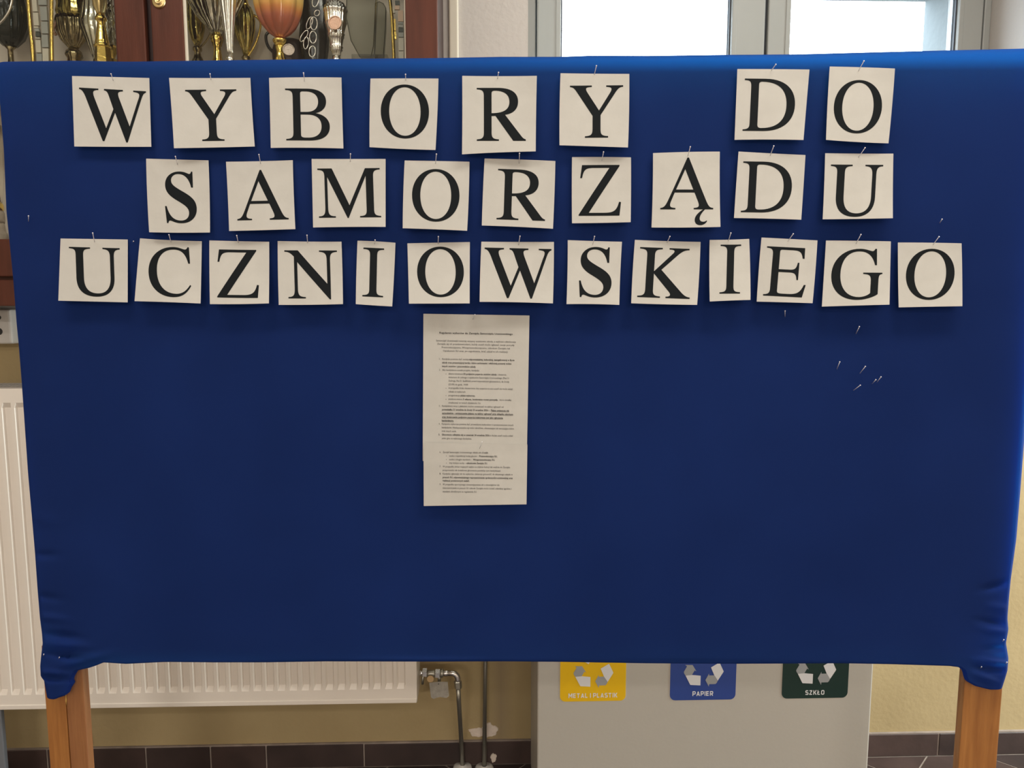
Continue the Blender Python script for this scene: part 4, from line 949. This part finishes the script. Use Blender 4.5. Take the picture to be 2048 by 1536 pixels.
ROWS = [
 ('top', 0.012, [
  ('W', 'opening the word WYBORY', [(144, 152), (298.6, 156), (302.7, 293.6), (148.6, 293)], (158, 175, 292, 285), 3.0, (222, 148, 226.5, 161)),
  ('Y', 'second in the word WYBORY', [(338, 155.7), (500.8, 155.7), (509.6, 293), (347.9, 296.4)], (370, 178.6, 472.7, 282), -0.6, (420, 148, 422, 159.5)),
  ('B', 'in the word WYBORY', [(538, 155.7), (683, 155), (686.9, 297), (541.5, 295.8)], (570, 177, 659.6, 281), 0.3, (607, 146, 609, 162.5)),
  ('O', 'in the word WYBORY', [(741, 157), (877, 157), (871, 300), (739, 294.3)], (761.5, 169, 858, 277), 0, (811, 149, 811.5, 160)),
  ('R', 'in the word WYBORY', [(924.4, 151.6), (1073.8, 151.6), (1071.5, 302.8), (924, 308.7)], (953.4, 175.7, 1051.6, 281.7), 0, (997, 145, 995, 157.5)),
  ('Y', 'last in the word WYBORY', [(1121, 146.4), (1258.7, 147.8), (1256, 295), (1119, 290.5)], (1140, 170.4, 1246.4, 275.5), -0.5, (1192.8, 131.7, 1188.7, 149)),
  ('D', 'opening the short word DO', [(1474.7, 138), (1619, 139), (1607, 280), (1469, 279.7)], (1485, 157, 1590, 262), 0.6, (1551.6, 128.8, 1543, 140.5)),
  ('O', 'ending the short word DO', [(1659.5, 133), (1790, 137), (1777, 286.7), (1652, 279.7)], (1667.7, 160, 1764, 266.8), 0.5, (1727.8, 122, 1717, 141.8))]),
 ('middle', 0.015, [
  ('S', 'opening the word SAMORZ\u0104DU', [(292.2, 317.3), (417, 320.7), (420, 465), (298.3, 464.5)], (330, 343, 393.5, 446.5), 0.6, (350.8, 313, 355, 328.8)),
  ('A', 'in the word SAMORZ\u0104DU', [(451.9, 323.4), (585.6, 320.3), (590.8, 458.2), (458.2, 462)], (474.6, 339.8, 577.6, 441), -1.3, (517.8, 309.3, 521.2, 327.3)),
  ('M', 'in the word SAMORZ\u0104DU', [(623.2, 317.8), (771.2, 317.8), (771.2, 453.8), (626.2, 455)], (634.5, 336, 762.4, 436), -0.5, (700.9, 308, 700.4, 323)),
  ('O', 'in the word SAMORZ\u0104DU', [(809.3, 321), (939, 323.4), (934.3, 461.6), (805.4, 456.5)], (824, 338, 919, 443.3), 0.8, (872.8, 308.3, 871, 327)),
  ('R', 'in the word SAMORZ\u0104DU', [(969.2, 317), (1110.8, 322), (1106, 457.5), (963.6, 451)], (992.9, 337.6, 1090, 441.9), 1.9, (1039, 307, 1038.3, 326.6)),
  ('Z', 'in the word SAMORZ\u0104DU', [(1144, 314.2), (1262, 314.7), (1261.4, 444.3), (1144, 446.5)], (1157.4, 329.8, 1242, 431.6), -0.3, (1207, 304, 1203.6, 321.7)),
  ('\u0104', 'with its hooked tail in SAMORZ\u0104DU', [(1306, 306.2), (1439.7, 303.2), (1441, 453.8), (1303, 455)], (1320.4, 315, 1426.5, 450.3), 0.0, (1380.6, 293.7, 1375.7, 312)),
  ('D', 'in the word SAMORZ\u0104DU', [(1477, 303), (1611, 310), (1602.5, 439.4), (1468, 436)], (1481.5, 322.6, 1583.8, 425), 0.9, (1547.5, 292, 1540.5, 310.6)),
  ('U', 'ending the word SAMORZ\u0104DU', [(1650.3, 306.4), (1786.8, 307.2), (1785.8, 436.4), (1645.3, 438.6)], (1661.8, 329, 1766.6, 433.7), 0.4, (1730, 295.7, 1717, 314.4))]),
 ('bottom', 0.021, [
  ('U', 'opening the word UCZNIOWSKIEGO', [(121.1, 477), (255.6, 479), (255.4, 604.8), (116.6, 601.4)], (137.7, 493.6, 239.5, 593.4), 1.6, (185.4, 466.2, 189, 483.8)),
  ('C', 'in the word UCZNIOWSKIEGO', [(279.9, 476.6), (403.7, 482.4), (401.2, 607), (269.1, 602.3)], (297, 494, 382.6, 594.3), 1.0, (338, 469.8, 342, 484.2)),
  ('Z', 'in the word UCZNIOWSKIEGO', [(418.7, 480.8), (538.4, 483.5), (537.8, 606.8), (419.8, 608.2)], (434.4, 498.8, 517.8, 596), 0.8, (473.5, 471.2, 476.4, 485.3)),
  ('N', 'in the word UCZNIOWSKIEGO', [(555.3, 482), (683, 483.3), (686, 608.2), (557.5, 609.8)], (568.5, 500.6, 673.9, 598.7), 0.2, (613.9, 470.7, 615.2, 486)),
  ('I', 'narrow, after N in UCZNIOWSKIEGO', [(715, 481.3), (790.9, 485.5), (784.4, 612.9), (711.6, 608.2)], (724.6, 495, 768.4, 594.7), 2.6, (750.2, 480.2, 749, 487.8)),
  ('O', 'before W in UCZNIOWSKIEGO', [(814.7, 486.7), (939.8, 484), (939.4, 606.8), (817.8, 607.3)], (834.2, 493.2, 927.7, 594.3), 0, (876.7, 473.4, 876.2, 487.8)),
  ('W', 'in the word UCZNIOWSKIEGO', [(962.8, 483.3), (1107.9, 483.8), (1105.9, 606.8), (959.2, 603.7)], (969.3, 495, 1103, 597.4), 1.3, (1040, 472.5, 1037, 489.8)),
  ('S', 'in the word UCZNIOWSKIEGO', [(1135.5, 480.2), (1244, 483.5), (1238.6, 609.8), (1133, 608.2)], (1158, 493.9, 1223, 595), 1.6, (1189, 473, 1185.6, 488.7)),
  ('K', 'in the word UCZNIOWSKIEGO', [(1269.8, 479.7), (1401.2, 483.8), (1394.3, 609.8), (1262.4, 606.6)], (1274.3, 494, 1379.5, 598), 2.2, (1339.7, 473, 1334, 485.3)),
  ('I', 'narrow, after K in UCZNIOWSKIEGO', [(1419.2, 479.8), (1498.4, 477.7), (1501, 599.8), (1419.5, 603)], (1438.8, 489, 1482.5, 587.4), -0.3, (1461.7, 466, 1456.7, 482.2)),
  ('E', 'in the word UCZNIOWSKIEGO', [(1523, 475), (1635, 480.8), (1625.2, 606.4), (1513.4, 603.2)], (1526, 492.4, 1611.5, 595), 2.8, (1586.4, 467.7, 1576, 482.2)),
  ('G', 'in the word UCZNIOWSKIEGO', [(1652, 481), (1781.8, 482.7), (1779, 609.3), (1643.7, 613.2)], (1662.6, 497.5, 1765, 599.8), 0.3, (1721.7, 469.2, 1712, 487.2)),
  ('O', 'last in the word UCZNIOWSKIEGO', [(1795.8, 485), (1923.2, 486.6), (1924.8, 612.4), (1797.4, 614.8)], (1811.9, 497.5, 1909.2, 599.8), 0.2, (1877.8, 473.5, 1866.2, 489.3))])]
sd = 0
for row, bot, items in ROWS:
    for ch, where, q, bb, rot, pn in items:
        sd += 1
        ps = (pn[2]-q[0][0])/(q[1][0]-q[0][0])
        sh = Sheet(q, 0.003, bot, sd, ps)
        so = obj('letter_sheet', sh.mesh(8, 8), M['paper'], smooth=True)
        tag(so, 'white paper sheet with black letter %s, %s' % (ch, where), 'letter sheet', 'letter sheets pinned to the board')
        gp_ = [[sh.inv(*p) for p in pl] for pl in glyph_px(ch, bb, rot)]
        obj('printed_letter', sh.conform(gp_, 8, 8, 0.00035), M['ink'], so)
        a_, b2 = sh.inv(pn[2], pn[3])
        pin(pn[0], pn[1], pn[2], pn[3], 'steel pin at top of letter sheet %s, %s' % (ch, where), sh.off(a_, b2), 0.019)

# ------------------------------------------------------------------ the typed rules, two pages
T1 = []; T2 = []
def P1(y, *segs): T1.append((y, segs))
def P2(y, *segs): T2.append((y, segs))
b3 = 1480                                          # rows of the second close-up start here (820 px)
P1(338, (358, 1430, 'Regulamin wybor\u00f3w do Zarz\u0105du Samorz\u0105du Uczniowskiego', 2))
P1(452, (308, 1475, 'Samorz\u0105d Uczniowski tworz\u0105 wszyscy uczniowie szko\u0142y, a wybrani cz\u0142onkowie', 0))
P1(500, (326, 1455, 'Zarz\u0105du s\u0105 ich przedstawicielami, ka\u017cdy ucze\u0144 mo\u017ce zg\u0142asza\u0107 swoje pomys\u0142y', 0))
P1(550, (392, 1390, 'Przewodnicz\u0105cemu, Wiceprzewodnicz\u0105cemu, cz\u0142onkom Zarz\u0105du lub', 0))
P1(600, (410, 1362, 'Opiekunom SU oraz, po uzgodnieniu, bra\u0107 udzia\u0142 w ich realizacji.', 0))
P1(720, (355, 372, '1.', 0), (398, 775, 'Kandydat powinien by\u0107 osob\u0105', 0), (785, 1455, 'odpowiedzialn\u0105, kulturaln\u0105, zaanga\u017cowan\u0105 w \u017cycie', 2))
P1(772, (396, 1412, 'szko\u0142y oraz prezentuj\u0105c\u0105 bardzo dobre zachowanie i w\u0142a\u015bciw\u0105 postaw\u0119 wobec', 2))
P1(826, (396, 893, 'innych uczni\u00f3w i pracownik\u00f3w szko\u0142y.', 2))
P1(880, (353, 370, '2.', 0), (398, 943, 'Aby kandydatura zosta\u0142a przyj\u0119ta, kandydat:', 0))
P1(934, (446, 460, 'o', 0), (490, 700, 'zbiera minimum', 0), (708, 1195, '30 podpis\u00f3w poparcia uczni\u00f3w szko\u0142y', 2), (1205, 1335, 'i dostarcza', 0))
P1(985, (490, 1380, 'dokument do jednego z opiekun\u00f3w Samorz\u0105du Uczniowskiego (Pani U.', 0))
P1(1037, (490, 1378, 'Zadroga, Pan D. Szufli\u0144ski) przed rozpocz\u0119ciem g\u0142osowania tj. do \u015brody', 0))
P1(1090, (490, 775, '(23.09) do godz. 14:00', 0))
P1(1142, (446, 460, 'o', 0), (490, 1432, 'w przypadku braku dostarczenia listy poparcia na czas ucze\u0144 nie mo\u017ce wzi\u0105\u0107', 0))
P1(1196, (490, 737, 'udzia\u0142u w wyborach', 0))
P1(1250, (446, 460, 'o', 0), (490, 655, 'przygotowuje', 0), (665, 880, 'plakat wyborczy,', 2))
P1(1304, (446, 460, 'o', 0), (490, 690, 'przedstawia minimum', 0), (700, 1215, '3 w\u0142asne, konkretne nowe pomys\u0142y,', 2), (1238, 1410, 'kt\u00f3re chcia\u0142by', 0))
P1(1357, (490, 965, 'zrealizowa\u0107 w ramach dzia\u0142alno\u015bci SU.', 0))
P1(1407, (350, 368, '3.', 0), (395, 1295, 'Kandydatury wraz z plakatem mo\u017cna umieszcza\u0107 na tablicy og\u0142osze\u0144 od', 0))
P1(1460, (395, 1095, 'poniedzia\u0142ku 21 wrze\u015bnia do \u015brody 23 wrze\u015bnia 2026 r.', 2), (1110, 1375, 'Plakat umieszcza si\u0119', 3))
P1(1512, (395, 1435, 'samodzielnie - umieszczenie plakatu na tablicy og\u0142osze\u0144 przy sklepiku szkolnym', 3))
P1(b3+88, (395, 1287, 'oraz dostarczenie podpis\u00f3w poparcia traktowane jest jako zg\u0142oszenie', 3))
P1(b3+140, (392, 567, 'kandydatury.', 3))
P1(b3+190, (348, 366, '4.', 0), (392, 1440, 'Kampania wyborcza powinna by\u0107 prowadzona kulturalnie i z poszanowaniem innych', 0))
P1(b3+242, (392, 1448, 'kandydat\u00f3w. Niedopuszczalne s\u0105 tre\u015bci obra\u017aliwe, o\u015bmieszaj\u0105ce lub naruszaj\u0105ce dobre', 0))
P1(b3+294, (392, 605, 'imi\u0119 innych os\u00f3b.', 0))
P1(b3+347, (345, 363, '5.', 2), (392, 1115, 'G\u0142osowanie odb\u0119dzie si\u0119 w czwartek 24 wrze\u015bnia 2026 r.', 2), (1125, 1435, 'Ka\u017cdy ucze\u0144 mo\u017ce odda\u0107', 0))
P1(b3+400, (392, 830, 'jeden g\u0142os na wybranego kandydata.', 0))
P2(b3+604, (360, 378, '6.', 0), (408, 985, 'Zarz\u0105d Samorz\u0105du Uczniowskiego sk\u0142ada si\u0119 z', 0), (990, 1070, '5 os\u00f3b:', 2))
P2(b3+657, (452, 464, '\u2022', 0), (500, 930, 'osoba z najwi\u0119ksz\u0105 liczb\u0105 g\u0142os\u00f3w \u2013', 0), (940, 1205, 'Przewodnicz\u0105cy SU,', 2))
P2(b3+709, (452, 464, '\u2022', 0), (500, 835, 'osoba z drugim wynikiem \u2013', 0), (848, 1168, 'Wiceprzewodnicz\u0105cy SU,', 2))
P2(b3+760, (452, 464, '\u2022', 0), (500, 745, 'trzy kolejne osoby \u2013', 0), (752, 1060, 'cz\u0142onkowie Zarz\u0105du SU.', 2))
P2(b3+814, (360, 378, '7.', 0), (405, 1390, 'W przypadku zmian maj\u0105cych wp\u0142yw na obj\u0119cie funkcji lub wej\u015bcie do Zarz\u0105du', 0))
P2(b3+867, (405, 1255, 'przeprowadza si\u0119 dodatkowe g\u0142osowanie pomi\u0119dzy tymi kandydatami.', 0))
P2(b3+919, (360, 378, '8.', 2), (405, 1430, 'Kandydat zg\u0142aszaj\u0105c si\u0119 do wybor\u00f3w, deklaruje gotowo\u015b\u0107 do aktywnego udzia\u0142u w', 1))
P2(b3+972, (405, 1430, 'pracach SU, odpowiedzialnego reprezentowania spo\u0142eczno\u015bci uczniowskiej oraz', 2))
P2(b3+1020, (405, 797, 'realizacji powierzonych zada\u0144.', 2))
P2(b3+1075, (360, 378, '9.', 0), (405, 1235, 'W przypadku uporczywego niewywi\u0105zywania si\u0119 z obowi\u0105zk\u00f3w lub', 0))
P2(b3+1127, (405, 1412, 'nieuczestniczenia w pracach SU cz\u0142onek Zarz\u0105du mo\u017ce zosta\u0107 odwo\u0142any zgodnie z', 0))
P2(b3+1179, (405, 905, 'zasadami okre\u015blonymi w regulaminie SU.', 0))
def page(q, lines, label, slope, lift, seed, bottom, pn, n, m):
    sh = Sheet(q, 0.003, bottom, seed, 0.48, lift); sh.e = [0, 0, 0]; sh.cv = 0.002
    so = obj('typed_page', sh.mesh(n, m), M['paper'], smooth=True); tag(so, label, 'page')
    V, Fc = [], []
    for y, segs in lines:
        for x0, x1, txt, st_ in segs:
            tv, tf = text_mesh(txt, st_ >= 2, 2)
            xa, xb = min(v[0] for v in tv), max(v[0] for v in tv)
            xp, w = 830+x0/7.316, (x1-x0)/7.316
            yp = 620+y/7.316+1.0+slope*(xp-880)
            hs = 5.0 if txt not in ('o', '\u2022') else 3.6
            b0_ = len(V)
            for v in tv:
                px_ = xp+(v[0]-xa)/(xb-xa)*w
                V.append(sh.inv(px_, yp+slope*(px_-xp)-v[1]*hs))
            Fc += [tuple(i+b0_ for i in f) for f in tf]
            if st_ == 3:
                k = len(V)
                for xx, yy in ((xp, 0.75), (xp+w, 0.75), (xp+w, 1.2), (xp, 1.2)): V.append(sh.inv(xx, yp+slope*(xx-xp)+yy))
                Fc.append((k, k+1, k+2, k+3))
    P3 = np.array([sh.pt(a, b, 0.0006) for a, b in V])
    obj('printed_text', (P3, Fc), M['print'], so)
    a_, b2 = sh.inv(pn[2], pn[3])
    return sh.off(a_, b2)
o1 = page([(846.8, 627.5), (1059, 631), (1053.5, 924), (845.4, 922)], T1, 'typed white page of election rules, upper page pinned under the big letters', 0.018, 0.0, 77, 0.006, (949.6, 629, 945.5, 638.5), 6, 12)
pin(949.6, 629.5, 945.5, 638.5, 'steel pin at the top of the upper typed page', o1, 0.016)
o2 = page([(847, 885.4), (1054.9, 889), (1053, 1008.7), (847.5, 1012)], T2, 'typed white page, lower one overlapping the foot of the upper page', 0.012, 0.008, 78, 0.004, (964.2, 884.2, 959.2, 896.5), 6, 8)
pin(964.2, 884.2, 959.2, 896.5, 'steel pin where the lower typed page overlaps the upper one', o2, 0.024)
# loose pins left in the cloth
for hx, hy, tx, ty, lb in (
    (1718.7, 653.3, 1713.3, 664.7, 'loose pin in the cloth just below letter sheet G'),
    (1679.4, 723.8, 1674.9, 735.4, 'leftmost loose pin of the cluster below letters E and G'),
    (1730.6, 733, 1722, 743.8, 'loose pin above the puckered dent in the cloth'),
    (1751.6, 759.5, 1746, 765.7, 'left one of two bright pins right of the puckered dent'),
    (1761.9, 753.9, 1755.5, 762.3, 'right one of two bright pins right of the puckered dent'),
    (1720.5, 770.6, 1709.7, 778.6, 'loose pin lying low below the puckered dent'),
    (57, 432, 57, 442, 'lone loose pin near the left edge of the cloth'),
    (1884, 438.5, 1880, 445, 'lone loose pin right of letter U at the row end'),
    (1570, 622, 1570, 631, 'loose pin just below letter sheet E'),
    (2007.5, 1279.5, 2006, 1281.5, 'pin head in the lower right corner fold, uppermost of three'),
    (1963, 1333.5, 1962, 1335, 'pin head in the lower right corner above the wooden leg'),
    (2013.5, 1324.5, 2012, 1326.5, 'pin head at the very edge of the lower right corner'),
    (87.5, 1308.5, 87, 1310.5, 'pin head in the lower left corner near the edge'),
    (118.7, 1314.5, 118, 1316.5, 'pin head in the lower left corner above the wooden leg'),
    (267, 482.5, 266.5, 484, 'tiny pin head between letter sheets U and C')):
    long = abs(hy-ty) > 3
    pin(hx, hy, tx, ty, lb, 0.0015, 0.012 if long else 0.006, hr=0.0014 if long else 0.0012)
